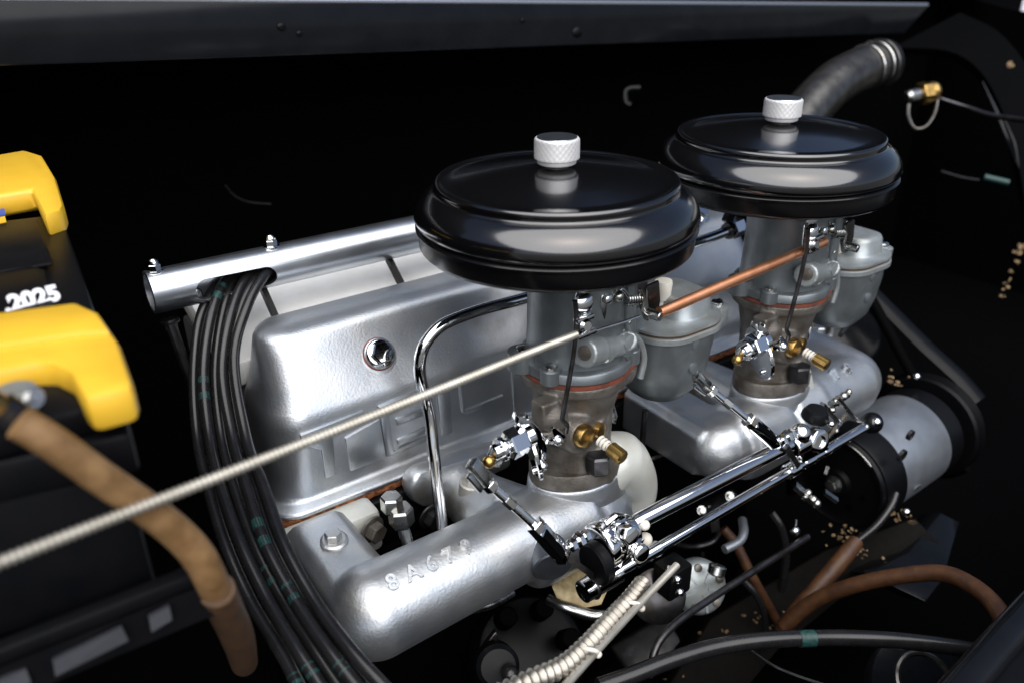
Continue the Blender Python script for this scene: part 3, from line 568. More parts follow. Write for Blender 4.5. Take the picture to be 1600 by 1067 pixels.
    M().prism([(-0.23,-6,-4.16),(0.93,-6,-4.08),(1.23,-6,-4.75),(0.47,-6,-5.2),(0.66,-6,-6.34),(0.13,-6,-6.3),(-0.32,-6,-4.99)], (.15, .25, 0)).build('fast_idle_cam', STEEL, t, bevel=.05)
    q = Vector((0.17,-6.3,-4.48)); M().lathe(q, (0, -1, .1), [(.36, -.2), (.36, .15), (.2, .25)], 14).build('cam_screw', CHROME, t)
    M().tube([(3.79,-6,-4.64),(4.28,-6,-5.65),(4.22,-6,-6.64),(4.84,-6,-7.26)], .12, 8, 4).build('return_wire', STEEL, t)
    M().tube([(3.8,-5.2,-8.76),(4.96,-5.2,-9.98),(5.54,-5.2,-11.66),(5.23,-5.2,-13.41)], .3, 10, 4).build('pump_link', ZINCP, t)
    for (zz_, yy_) in ((-12.2, -5.35), (-14.6, -5.3)): M().lathe((11.9, yy_ + .2, zz_), (0, -1, 0), [(.55, -.3), (.5, .12), (.25, .2)], 16).build('bowl_boss', ZINC, t)
    M().prism([(0.31,-5,-4.1),(5.59,-5,-4.75),(5.44,-5,-6.4),(1.38,-5,-5.79)], (0, .3, 0)).build('linkage_plate', DKSTEEL, t)
    M().tube([(-4.05,-7.4,-3.11),(-3.88,-7.4,-4.68),(-4,-7.4,-6.99),(-4.42,-7.4,-9.56),(-4.86,-7.4,-11.92),(-4.97,-7.4,-12.74),(-4.51,-7.4,-13.42),(-4.63,-7.4,-14.08)], .2, 10, 5).build('choke_rod', DKSTEEL, t)
    # throttle levers at the foot
    tl = M()
    tl.prism([(-8.04,-7.2,-11.43),(-7.09,-7.2,-12.79),(-6.47,-7.2,-13.89),(-5.6,-7.2,-14.22),(-4.72,-7.2,-14.15),(-4.45,-7.2,-14.9),(-5.21,-7.2,-15.02),(-6.47,-7.2,-14.53),(-7.33,-7.2,-13.5),(-8.05,-7.2,-12.44)], (.2, .8, 0))
    tl.build('throttle_lever', CHROME, t, bevel=.08)
    M().prism([(-8.93,-7.3,-11.17),(-7.76,-7.3,-11.93),(-6.8,-7.3,-13.31),(-6.29,-7.3,-14.9),(-6.47,-7.3,-16.49),(-7.09,-7.3,-16.53),(-7.4,-7.3,-15.75),(-7.16,-7.3,-14.67),(-7.52,-7.3,-13.49),(-8.24,-7.3,-12.54),(-9.17,-7.3,-11.74)], (.2, 1.1, 0)).build('lever_strap', CHROME, t, bevel=.1)
    th = M()
    for k in range(3): th.bar((-6.11,-7.6,-12.96), Vector((-5.36,-7.7,-14.34)) + Vector((k * .35 - .35, 0, .1 * k)), .22, .2)
    th.sph(Vector((-5.7,-7.8,-14.16)), .42, 12); th.build('lever_spring', CHROME, t)
    q = Vector((-9.37,-7.4,-13.06)); ax = Vector((-7.06,-7.4,-12.7)) - Vector((-9.72,-7.4,-12.93)); ax.normalize()
    cl = M(); cl.hex(q - ax * .75, q + ax * .75, 1.15); cl.lathe(q + ax * .75, ax, [(.95, 0), (.95, .55), (.8, .7)], 22); cl.cyl(q - ax * 2.1, q - ax * .7, .6, 16)
    cl.lathe(q - ax * 1.5, ax, [(.9, 0), (.95, .1), (.95, .3), (.9, .4)], 22)
    cl.build('clamp_nut', CHROME, t, sharp=20)
    M().bar(q - ax * 1.5, Vector((-11.63,-7.4,-14.24)), 1.6, .25, (0, -1, 0)).build('clamp_strap', STEEL, t, bevel=.06)
    q3 = Vector((-11.92,-7.6,-13.67)); M().sph(q3, .5, 14).build('strap_screw', BRASS, t)
    cd = Vector((-7.47,-6.4,-14.92)); 
    M().lathe(cd, Vector((.85, -.35, .2)), [(2.5, 0), (2.6, .08), (2.6, .3), (2.5, .38), (.3, .4)], 36).build('lever_disc', CHROME, t)
    sc2 = Vector((-6.86,-7.4,-16.27)); M().cyl(sc2 + Vector((-.8, .3, -.3)), sc2, .3, 12).sph(sc2, .42, 12).build('stop_screw', CHROME, t)
    # small tab right of the throttle body
    M().prism([(2.75,-4.2,-15.42),(3.18,-4.2,-15.38),(3.81,-4.2,-17.21),(3.63,-4.2,-17.93),(3.16,-4.2,-17.63),(2.57,-4.2,-16.12)], (.1, .2, 0)).build('fuel_tab', STEEL, t, bevel=.05)
    return t
carb = make_carb()
carb2 = copy_tree(carb); carb2.location.x += DX * U
carb2['label'] = 'grey carburettor under the farther air cleaner, at the far end of the copper rod'

# cable clamp at the end of the steel cable
cc = thing('cable_clamp', 'two chrome clamp bars holding the end of the white armoured cable', 'clamp', (-3.46,-7.5,-5.38))
M().bar((-4.02,-7.5,-4.76), (-2.44,-7.5,-4.62), .62, .4).build('clamp_bar', CHROME, cc, bevel=.08)
M().bar((-3.92,-7.5,-5.98), (-2.14,-7.5,-5.91), .62, .4).build('clamp_bar', CHROME, cc, bevel=.08)
M().lathe((-3.29,-7.8,-5.16), (-.1, -1, .2), [(.55, -.6), (.55, .1), (.35, .3)], 18).build('clamp_screw', CHROME, cc)
M().prism([(-3.77,-7.2,-4.78),(-3.41,-7.2,-4.78),(-3.17,-7.2,-6.42),(-3.54,-7.2,-6.41)], (.1, .2, 0)).build('clamp_plate', STEEL, cc)
M().tube([(-2.15,-7.3,-6.14),(1.01,-7.3,-6.23),(2.68,-7.3,-6.19)], .13, 8, 1).build('inner_wire', STEEL, cc)

# clamp on the far end of the copper rod
c2 = thing('rod_clamp', 'small chrome clamp gripping the far end of the copper rod', 'clamp', (24.8,-7,-4.99))
M().bar((23.37,-7.2,-4.45), (25.09,-7.2,-4.26), .7, .4).build('clamp_bar', CHROME, c2, bevel=.06)
M().bar((23.24,-7.2,-5.46), (24.69,-7.2,-5.28), .6, .4).build('clamp_bar', CHROME, c2, bevel=.06)
M().lathe((23.83,-7.4,-4.8), (-.1, -1, .2), [(.65, -.5), (.65, .1), (.3, .4)], 14).build('clamp_screw', STEEL, c2)

rod = M().tube([(5.72,-6.4,-7.06),(26.99,-6.4,-5.5)], .47, 16, 1).build('copper_rod', COPPER, origin=(14.78,-6.4,-5.94))
tag(rod, 'bright copper rod joining the choke levers of both carburettors', 'rod')

# ------------------------------------------------------------------ air cleaners
def make_cleaner():
    t = thing('air_cleaner', 'glossy black round air cleaner with a knurled knob on the nearer carburettor', 'air cleaner', (0, 0, -1.5), 'air cleaners')
    M().lathe((0, 0, 0), (0, 0, 1), [(9.6, .3), (10.7, .35), (11.02, .55), (11.2, 1.0), (11.0, 1.7), (10.6, 2.3), (10.0, 2.75), (9.7, 2.88), (9.5, 2.95), (9.42, 3.1), (9.5, 3.3), (9.52, 3.5), (9.42, 3.68), (9.22, 3.72), (9.0, 3.62), (8.8, 3.58), (8, 3.68), (6, 4.0), (4, 4.28), (2, 4.44), (.3, 4.46)], 128).build('lid', GLOSS, t, sharp=50)
    M().lathe((0, 0, 0), (0, 0, 1), [(4, -2.0), (9.8, -1.85), (10.6, -1.6), (10.85, -1.35), (10.92, -1.2), (10.95, -.2), (10.98, -.05), (11.12, .0), (11.15, .18), (11.0, .34), (10.6, .36)], 128).build('base', SATIN, t, sharp=50)
    kn = M(); n = 96
    prof = [(1.2, 4.72), (1.4, 4.76), (1.5, 4.82), (1.52, 5.1), (1.68, 5.15)] + [(1.72, 5.2 + .128 * i) for i in range(12)] + [(1.69, 6.68), (1.62, 6.75), (.3, 6.77)]
    kn.lathe((0, 0, 0), (0, 0, 1), prof, n, jit=lambda j, k: (.035 if (k + j) % 4 == 0 or (k - j) % 4 == 0 else -.035) if 4 < j < 17 else 0)
    k_ = kn.build('knob', KNOB, t, sharp=55)
    M().lathe((0, 0, 6.74), (0, 0, 1), [(1.55, 0), (1.53, .07), (.3, .08)], 48).build('knob_top', POLISH, k_)
    M().cyl((0, 0, 3.4), (0, 0, 4.6), .9, 24).build('knob_stem', STEEL, k_)
    M().lathe((0, 0, 0), (0, 0, 1), [(4.3, -2.6), (4.4, -2.5), (4.4, -1.9)], 48).build('neck_ring', GLOSS, t)
    return t
ac = make_cleaner()
ac2 = copy_tree(ac); ac2.location.x += DX * U
ac2['label'] = 'glossy black round air cleaner with a knurled knob on the farther carburettor'

# ------------------------------------------------------------------ chrome pipe across the rocker cover
vp = M().tube([(28.78,6.6,-8.33),(24.45,6.6,-8.58),(14.29,6.6,-8.9),(3.02,6.6,-9.2),(-2.52,6.6,-9.09),(-5.47,6.6,-9.22),(-7.43,6.6,-9.59),(-8.9,6.6,-10.75),(-9.5,6.6,-12.23),(-9.55,6.6,-13.78),(-9.24,6.6,-15.81)] + [(-9.09,6.2,-17.98), (-9.39,5.4,-20.49), (-9.85,4.2,-24.12), (-10.32,3,-26.73), (-10.88,2,-28.34)], .55, 16, 6)
tag(vp.build('vacuum_pipe', CHROME, origin=(-9.5,6.6,-12.23)), 'bent chrome pipe running across the rocker cover and down to the manifold', 'pipe')
q = Vector((28.78,6.6,-8.33)); q1 = Vector((31.22,6.6,-8.09)); hx = (q1 - q).normalized()
pf = thing('pipe_fitting', 'chrome hex fitting at the far end of the bent pipe', 'fitting', tuple(q))
M().lathe(q, hx, [(.9, 0), (.95, .3), (.8, .5)], 20).build('sleeve', DKSTEEL, pf)
M().hex(q + hx * .5, q + hx * 2.2, 1.1).build('hex_nut', CHROME, pf, sharp=20)
M().hex(q + hx * .2 + Vector((.3, .6, .7)), q + hx * .9 + Vector((.3, .6, 1.8)), .7).build('side_nut', DKSTEEL, pf, sharp=20)
tag(M().tube([(12.47,1,-22.17),(12.42,1,-24.8),(12.4,1,-27.91)], .3, 10, 2).build('drain_pipe', DKSTEEL), 'dark thin upright pipe between the two intake manifolds', 'pipe')
pr = M()
for a, b in (((15.89,4,-28.88), (17.53,4,-28.93)), ((13.76,2,-29.58), (18.25,2,-29.82))): pr.tube([a, b], .22, 8, 1)
tag(pr.build('pushrod_pipe', STEEL), 'short bright pipes in the dark gap below the nearer float bowl', 'pipe')

# ------------------------------------------------------------------ armoured throttle cable
def ribbed(pts, r, pitch, depth, n=12, sub=10):
    P_ = [Vector(p) for p in spline(pts, sub)]; d = [0]
    for i in range(1, len(P_)): d.append(d[-1] + (P_[i] - P_[i - 1]).length)
    N = int(d[-1] / pitch * 4); tt = np.linspace(0, d[-1], N + 1)
    arr = np.array([tuple(p) for p in P_]); q = np.stack([np.interp(tt, d, arr[:, k]) for k in range(3)], 1)
    return M().tube([tuple(p) for p in q], [r - depth * (0, .35, 1, .35)[i % 4] for i in range(N + 1)], n, 1)
c0 = Vector((-41.5,-17.53,-1.02)); c1 = Vector((-3.95,-7.6,-5.72))
cb = ribbed([c0, c0.lerp(c1, .5) + Vector((0, 0, -.05)), c1], .30, .28, .12, 12)
tag(cb.build('throttle_cable', WIRE, origin=tuple(c1)), 'long white armoured cable crossing in front of the rocker cover', 'cable')

# flexible conduit and its companion wire, bottom centre
fx = ribbed([(-1.31,-13.46,-26.64),(-3.49,-14.42,-26.25),(-6.97,-15.69,-25.64),(-9.8,-16.79,-25.11),(-12.87,-17.69,-24.53),(-15.77,-17.91,-23.74),(-18.34,-17.92,-23.35)], .76, .64, .24, 16)
tag(fx.build('flexible_conduit', CONDUIT, origin=(-8.49,-15.99,-25.64)), 'ribbed metal flexible conduit at the bottom below the chrome rods', 'conduit')
rw = thing('control_wire', 'straight pale control wire tied alongside the ribbed conduit', 'wire', (-7.21,-16.64,-25.23))
M().tube([(1.42,-14.55,-25.28),(-3.53,-15.51,-25.84),(-9.83,-17.54,-25.26),(-14.65,-19.24,-24.64)], .3, 12, 4).build('wire', WIRE, rw)
for (a, ax_) in (((-10.37,-17.46,-24.86), 0), ((-3.84,-15.15,-26.07), 1)):
    M().torus(a, Vector((.6, .55, .55)), .62, .16, 20, 8).build('tie_band', NYLON, rw)
    M().sph(Vector(a) + Vector((.7, -.2, -.6)), .3, 10).build('tie_tail', NYLON, rw)

# ------------------------------------------------------------------ throttle linkage in front of the manifold
lb = thing('throttle_linkage', 'chrome cross shaft linkage with two parallel rods and clamp brackets', 'linkage', (8.43,-11,-25.48))
M().tube([(-0.58,-11,-22.75),(0.48,-11,-22.59),(19.51,-11,-22.66)], .72, 22, 1).build('upper_shaft', CHROME, lb)
M().tube([(-4.29,-11,-27),(33.73,-11,-25.59)], .47, 20, 1).build('lower_rod', CHROME, lb)
rd = (Vector((33.73,-11,-25.59)) - Vector((-4.29,-11,-27))).normalized()
for q, r_, l_ in (((-3.6,-11,-26.96), .95, 4.0), ((1.54,-11,-26.77), .66, 3.0), ((20.71,-11,-26), .75, 1.6), ((23.16,-11,-25.96), .6, 1.6), ((25.99,-11,-25.88), .56, 1.2)):
    q = Vector(q); M().lathe(q - rd * l_ * .5, rd, [(r_ * .8, 0), (r_, .12), (r_, l_ - .12), (r_ * .8, l_)], 24).build('rod_collar', CHROME, lb)
q = Vector((-4.49,-11,-27.09)); M().torus(q, rd, .85, .22, 24, 8).build('collar_ring', DKSTEEL, lb)
q = Vector((33.71,-11,-25.51)); M().sph(q, 1.15, 20).build('end_ball', BLACKPAINT, lb); M().sph(q + Vector((-.3, -.6, .5)), .55, 14).build('ball_cap', CHROME, lb)
def bracket(o, sc=1.0):
    o = Vector(o); P3 = lambda dx, dy, dz: o + Vector((dx, dy, dz)) * sc
    br = M()
    ax = Vector(rd)
    br.lathe(o - ax * 1.6, ax, [(1.7, 0), (1.95, .2), (1.95, 1.0), (1.6, 1.1), (1.6, 1.5), (1.85, 1.6), (1.85, 2.5), (1.6, 2.7)], 32)
    br.lathe(o + ax * 1.1, ax, [(1.35, 0), (1.45, .15), (1.45, .9), (1.2, 1.1)], 28)
    up_ = Vector((0, -.25, 1)); sd_ = ax.cross(up_).normalized()
    br.prism([o + ax * -1.5 + up_ * .8, o + ax * -1.2 + up_ * 2.5, o + ax * -.2 + up_ * 3.0, o + ax * .9 + up_ * 2.3, o + ax * 1.5 + up_ * .6, o + ax * .6 - up_ * .4, o - ax * .9 - up_ * .4], sd_ * -.5)
    br.hex(o + up_ * 1.9 + ax * -.3, o + up_ * 1.9 + ax * -.3 + sd_ * -1.0, .75) if False else br.hex(P3(-.3, -1.2, 1.6), P3(-.35, -2.2, 2.0), .85)
    br.prism([o + ax * .1 - up_ * .3, o + ax * 2.1 - up_ * .2, o + ax * 1.7 - up_ * 2.2, o + ax * .2 - up_ * 2.6], Vector((0, -1.7, .3)))
    br.lathe(P3(.8, -1.9, -.2), (-.1, -1, .3), [(.8, -.4), (.8, .2), (.6, .4)], 20)
    x = br.build('shaft_bracket', CHROME, lb, bevel=.08, sharp=30)
    M().lathe(P3(-1.8, -.6, -.6), -ax, [(1.75, -.4), (1.8, .3), (1.6, .5), (.2, .52)], 28).build('bracket_boot', BLACKPAINT, x)
    q = P3(2.4, -.6, .5); M().sph(q, .45, 12).build('bracket_screw', NYLON, x)
    return x
bracket((-2.57,-11,-23.16), 1.2)
b2 = M(); o = Vector((21.35,-11,-23.24))
b2.lathe(o - rd * 1.3, rd, [(1.0, 0), (1.05, 2.2), (.9, 2.6)], 24); b2.box(o + Vector((1.2, -.2, -.4)), (1.7, 0, 0), (0, .6, 0), (0, .2, 1.2)); b2.sph(o + Vector((-.2, 0, 1.2)), 1.0, 14); b2.bar(o + Vector((.6, 0, 0)), o + Vector((3.4, -.3, -1.4)), 1.6, .5)
x = b2.build('shaft_bracket', CHROME, lb, remesh=.12, smooth=2)
M().lathe(o + Vector((1.6, -.9, .1)), (-.1, -1, .35), [(1.15, -.4), (1.15, .25), (.95, .35), (.6, .35), (.58, .1), (.2, .08)], 28).build('bracket_eye', CHROME, x)
M().lathe(o + Vector((2.6, .6, 1.6)), (0, -.2, 1), [(1.3, 0), (1.3, .4), (1.0, 1.0), (.2, 1.1)], 24).build('bracket_boot', DULLRUB, x)
M().sph(o + Vector((3.2, -.9, 1.4)), .35, 10).build('bracket_screw', CHROME, x)
M().bar((-8.05,-11.8,-21.44), (-4.49,-11.8,-25.68), .45, .3, (0, -1, 0)).build('lever_arm', DKSTEEL, lb)
M().bar((17.93,-11.8,-21.83), (20.31,-11.8,-25.02), .55, .35, (0, -1, 0)).build('lever_arm', DKSTEEL, lb)
M().tube([(26.94,-10.6,-20.27),(28.35,-10.6,-21.64),(31.3,-10.6,-24.43),(32.85,-10.6,-25.15)], .24, 8, 2).build('lever_arm', STEEL, lb)
cl = M()
for a, r_ in (((27.91,-10,-21.47), .5), ((29.11,-10,-21.22), .45), ((29.89,-10,-20.97), .35), ((27.48,-10,-22.21), .4), ((29.05,-10,-24.13), .35), ((28.9,-10,-25.15), .3)): cl.sph(a, r_, 10)
cl.bar((27.08,-10,-21.48), (29.72,-10,-21.13), .7, .4); cl.bar((25.58,-10,-20.8), (29.38,-10,-24.56), .5, .3); cl.bar((27.41,-10,-25.97), (30.26,-10,-23.81), .3, .3)
cl.build('linkage_clip', STEEL, lb)
M().sph((1.25,-11,-24.97), .62, 14).build('nylon_bush', NYLON, lb)

# ball-jointed rods from the carburettor levers to the shaft
def joint_rod(label, a, b, c, e, back):
    a, b, c, e, back = map(Vector, (a, b, c, e, back)); t = thing('link_rod', label, 'rod', tuple(b), 'ball jointed link rods'); d = (e - a).normalized()
    M().bar(a, b, .95, .75, (0, -.6, 1)).bar(a + back, b + back - (b - a) * .25, .5, .4, (0, -.6, 1)).build('rod_clevis', STEEL, t, bevel=.1)
    M().hex(b, b + d * .7, .55).build('lock_nut', CHROME, t, sharp=20)
    M().tube([b, c], .34, 14, 1).build('rod', CHROME, t); M().lathe(b + (c - b) * .35, c - b, [(.36, 0), (.42, .05), (.42, .9), (.36, .95)], 6).build('rod_flat', STEEL, t, sharp=20)
    M().hex(c - d * .4, c + d * .4, .72).build('lock_nut', CHROME, t, sharp=20)
    M().bar(c + d * .3, e, 1.2, .95, (0, -.6, 1)).build('socket', CHROME, t, bevel=.12)
    M().bar(c + d * .9 + Vector((-.2, -.35, .38)), e - d * .35 + Vector((-.2, -.35, .38)), .72, .3, (0, -.6, 1)).build('socket_slot', BAY, t)
    return t, d
j1, d1 = joint_rod('chrome ball jointed rod from the nearer carburettor to the linkage shaft', (-13.93,-8.4,-12.46), (-12.86,-8.8,-14.43), (-9.87,-10.6,-18.57), (-7.94,-11.6,-21.89), Vector((-.55, -.5, -.55)))
j2, d2 = joint_rod('chrome ball jointed rod from the farther carburettor to the linkage shaft', (9.4,-7.6,-13.47), (10.93,-8,-15.06), (14.04,-10.4,-18.41), (16.87,-11.4,-21.28), Vector((-.55, -.5, -.55)))
for tt_, a, b in ((lb, (-7.55,-11.4,-21.23), (-5.36,-11.2,-21.08)), (lb, (17.53,-11.2,-21.5), (19.82,-11,-21.5))):
    a = Vector(a); b = Vector(b); dd = (b - a).normalized(); u = M().cyl(a, b, .32, 12)
    for k in (.15, .5, .8): u.hex(a.lerp(b, k), a.lerp(b, k) + dd * .45, .55 if k != .5 else .65)
    u.build('ball_stud', CHROME, tt_, sharp=20)

# ------------------------------------------------------------------ lower front: fuel pump, distributor, pipes
fp = thing('fuel_pump', 'light grey ribbed fuel pump below the chrome linkage rods', 'fuel pump', (10.94,-9.27,-37.1))
fo = Vector((11.28,-9.44,-36.99)); fax = Vector((-.35, -.75, .5)).normalized()
fx_, fy_, _ = frame(fax)
pp = M().lathe(fo, fax, [(2.5, -2.0), (2.75, -1.5), (2.75, -.5), (2.5, 0), (2.2, .2), (.4, .25)], 40).build('pump_body', ZINCP, fp)
for a in (20, 95, 160, 240, 310):
    q = fo + (fx_ * math.cos(R(a)) + fy_ * math.sin(R(a))) * 2.0 + fax * .15
    M().lathe(q, fax, [(.42, 0), (.38, .25), (.2, .3)], 14).build('pump_screw', IRON, fp)
    M().bar(fo + fax * .22 + (fx_ * math.cos(R(a + 36)) + fy_ * math.sin(R(a + 36))) * .6, fo + fax * .12 + (fx_ * math.cos(R(a + 36)) + fy_ * math.sin(R(a + 36))) * 2.4, .25, .3, fax).build('pump_rib', ZINCP, fp)
M().cyl((11.45,-10.78,-34.48), (11.91,-10.57,-33.6), .85).build('outlet_nut', STEEL, fp)
M().box(Vector((6.23,-9.97,-32.43)), (1.4, 0, 0), (0, 1.2, 0), (0, 0, 1.6)).build('pump_valve', BLACKPAINT, fp, bevel=.3)
M().lathe((5.28,-9.32,-34.72), (-.4, -.7, .5), [(2.2, -.3), (2.6, 0), (2.6, .3), (2.2, .5), (.5, .5)], 32).build('pump_cap', DKSTEEL, fp)
for a in ((5.33,-11.37,-31.29), (5.21,-11.91,-32.32), (5.01,-10.65,-30.46)): M().sph(a, .42, 10).build('valve_screw', CHROME, fp)

ds = thing('distributor', 'black distributor cap with dark wire towers low under the rear manifold', 'distributor', (-3,-0.65,-43.53))
M().lathe((-1.44,1.47,-47.25), (-.2, -.6, .75), [(6.0, -6), (6.2, -1), (5.6, .6), (4.8, 1.0), (.4, 1.1)], 40).build('cap', BLACKPAINT, ds)
for k in range(6):
    c_ = Vector((-2.6,-0.11,-44.43)); fx2, fy2, fz2 = frame((-.2, -.6, .75)); q = c_ + (fx2 * math.cos(R(60 * k)) + fy2 * math.sin(R(60 * k))) * 3.9
    M().lathe(q, fz2, [(1.1, -1), (1.0, 1.6), (.85, 1.8)], 18).build('wire_tower', BAY, ds)  # near-black tower colour stands in for the deep shade under the manifold
M().prism([(-8.49,-0.35,-40.37),(-7.08,-0.51,-39.01),(-7.08,-1.02,-39.84),(-7.02,-0.66,-41.44),(-8.58,-0.68,-41.03)], (.5, 1, -.6)).build('terminal_block', PIPE, ds, bevel=.2)
M().lathe((-9.41,-4.23,-38.84), (-.3, -.7, .5), [(1.9, -2), (2.0, 0), (1.6, .4), (.3, .5)], 24).build('condenser', DULLRUB, ds)
M().sph((-9.09,-5.71,-38.67), .8, 14).build('condenser_tip', RUBBER, ds)

tag(M().tube([(-10.31,1.09,-35.58),(-9.68,0.54,-35.75),(-8.03,0.46,-36.23),(-6.36,0.46,-36.54),(-4.01,1.13,-37.22)], .42, 12).build('fuel_line', STEEL), 'short bright fuel line curving under the rear manifold tube', 'pipe')
tag(M().tube([(-3.07,-3.56,-34.87),(-2.44,-5.35,-34.85),(-1.16,-6.58,-35.4),(-0,-7.49,-35.58),(1.45,-7.48,-36.12)], .55, 12).build('fuel_line', STEEL), 'bright curved pipe end under the tan bracket', 'pipe')
q = Vector((-1.62,-6.13,-32.94)); tag(M().prism([(-3.03,-3.88,-33.1),(0.27,-3.36,-32.92),(2.99,-5.78,-33.77),(0.25,-7.16,-34.73),(-1.03,-6.41,-34.98),(-2.96,-4.57,-34.16)], (.4, .8, -.2)).build('tan_bracket', TANPLATE, bevel=.15), 'tan stained bracket plate under the linkage shaft end', 'bracket')
tag(M().tube([(25.59,-11.05,-36.57),(16.05,-11.87,-35.47),(9.19,-12.26,-35.05),(4.44,-12.76,-34.63),(1.29,-13.41,-34.86),(-0.39,-14.31,-36.05)], .36, 10).build('dark_rod', DKSTEEL), 'long thin dark rod with a bent end crossing below the fuel pump', 'rod')
hs = thing('bellcrank_stud', 'small bright stud beside the end of the dark rod', 'stud', (24.53,-10,-36.06))
M().sph((24.65,-10.06,-36), .55, 12).build('stud_head', CHROME, hs); M().cyl((25.81,-9.27,-35.62), (24.65,-10.06,-36), .15).build('stud_pin', STEEL, hs)
tag(M().tube([(23.19,-4.47,-37.47),(21.6,-5.98,-37.31),(20.26,-6.56,-37.57),(18.08,-6.45,-37.67)], .5, 10).build('grey_hose', GEN), 'short dark grey pipe bend behind the chrome rods', 'pipe')
tag(M().tube([(24.55,-1.05,-41.52),(25.27,-2.58,-43.21),(25.81,-4.97,-46.58),(27.13,-6.8,-50.35),(28.38,-8.41,-53.83)], [.55, .6, .6, .6, .55], 10).build('brown_wire', BROWNHOSE), 'thin rust brown wire hanging behind the fuel pump', 'wire')
tag(M().tube([(34.42,-11.77,-41.04),(31.99,-11.98,-41.96),(28.19,-11.95,-44.1),(25.42,-11.52,-46.61),(24.23,-10.92,-49.25)], [.85, .95, .95, .95, .9], 14).build('brown_hose', BROWNHOSE), 'straight brown insulated cable coming up to the generator', 'hose')
tag(M().tube([(40.36,-12.04,-36.85),(39.07,-12.42,-37.84),(36.78,-12.46,-39.45),(34.54,-11.85,-41.05)], .45, 10).build('black_lead', RUBBER), 'black lead leaving the top of the straight brown cable', 'wire')
tag(M().tube([(23.84,-11.28,-48.05),(25.68,-12.99,-44.21),(27.19,-15.94,-40.57),(28.8,-19.37,-37.61),(29.95,-22.85,-35.26),(29.46,-25.99,-34.26),(27.95,-28.76,-33.83),(25.5,-31.04,-33.7),(22.44,-33.01,-33.75),(19.93,-34.24,-34.2)], .82, 14).build('brown_hose', BROWNHOSE), 'brown hose arching over to the lower right corner', 'hose')
bh = thing('black_hose', 'thick black hose with a teal mark curving along the bottom edge', 'hose', (10.3,-20.55,-33.97))
M().tube([(-6.38,-14.35,-34.04),(-3.5,-15.03,-34.09),(0.49,-15.82,-34.14),(4.77,-16.93,-34.39),(9.19,-18.84,-34.67),(14.52,-21.62,-35.36),(19.07,-24.97,-35.63),(23.5,-28.48,-36.3),(26.08,-30.71,-37)], .72, 14).build('hose', RUBBER, bh)
M().tube([(11.75,-20.15,-35.01),(12.38,-20.49,-35.07),(13.01,-20.84,-35.14)], .74, 14, 1).build('printed_band', TEAL, bh)
tag(M().tube([(10.3,-16.52,-38.59),(10.39,-19.15,-38.33),(11.72,-21.6,-38.58),(12.75,-24.61,-37.87)], .12, 6).build('thin_wire', PIPE), 'hair thin wire lying under the black hose', 'wire')
tag(M().lathe((26.3,-25.43,-46.09), (-.3, -.5, .8), [(4.6, -3), (5.2, 0), (5.0, .4), (.3, .6)], 40).build('washer_bottle', NAVY), 'dark round cap at the bottom edge beside the wing seal', 'cap')
tag(M().torus((21.8,-27.18,-40.65), (-.2, -.5, .8), 2.6, .3, 24, 8).build('cap_ring', PIPE), 'thin grey ring lying on the dark round cap', 'ring')
tag(M().prism([(6.66,-2.11,-48.3),(13.52,-3.27,-46.76),(13.04,-6.26,-47.77),(7.22,-7.89,-48.19),(5.42,-6.44,-47.87)], (.5, 1, -1)).build('grey_plate', PIPE, bevel=.3), 'dull grey plate behind the ribbed conduit', 'plate')

tag(M().tube([(19.67,2.85,-42.98),(19.68,1.39,-43.13),(20.63,-0.37,-42.69),(22.39,-1.34,-42.25),(24.05,-0.98,-41.99)], .3, 8).build('dark_pipe', DKSTEEL), 'thin dark pipe loop just above the fuel pump', 'pipe')
tag(M().tube([(20.6,-1.67,-42.62),(20.13,-2.05,-43.8),(18.88,-2.89,-44.4)], .22, 8).build('dark_pipe', DKSTEEL), 'short thin upright pipe rising from the fuel pump', 'pipe')
tag(M().tube([(31.04,-2.67,-41.18),(31.53,-4.18,-43.11),(31.78,-5.13,-46.67),(30.89,-6.06,-51.53),(30.84,-7.43,-56.13)], .5, 8).build('dark_hose', RUBBER), 'dim black hose hanging between the dark rod and the straight brown cable', 'hose')
tag(M().tube([(23.46,-5.4,-45.49),(24.37,-7.23,-47.47),(24.93,-8.29,-50.86),(24.36,-8.79,-54.62)], .4, 8).build('dark_hose', RUBBER), 'dim black hose left of the thin rust brown wire foot', 'hose')
eb = M(); eb.bar((22.61,1.33,-39.82), (26.85,-0.46,-37.86), 1.6, .4); eb.bar((24.18,0.7,-39.03), (23.72,-0.67,-41.85), 1.2, .4)
tag(eb.build('dark_bracket', DKSTEEL, bevel=.08), 'dark bracket half hidden behind the two chrome rods', 'bracket')
for i, pxp in enumerate(((22.77,0.94,-39.37), (25.73,-0.47,-37.82))): tag(M().nut_bolt(pxp, (-.3, -.7, .6), .4, .5).build('bracket_bolt', STEEL, sharp=20), ('left', 'right')[i] + ' small bolt of the dark bracket behind the chrome rods', 'bolt')

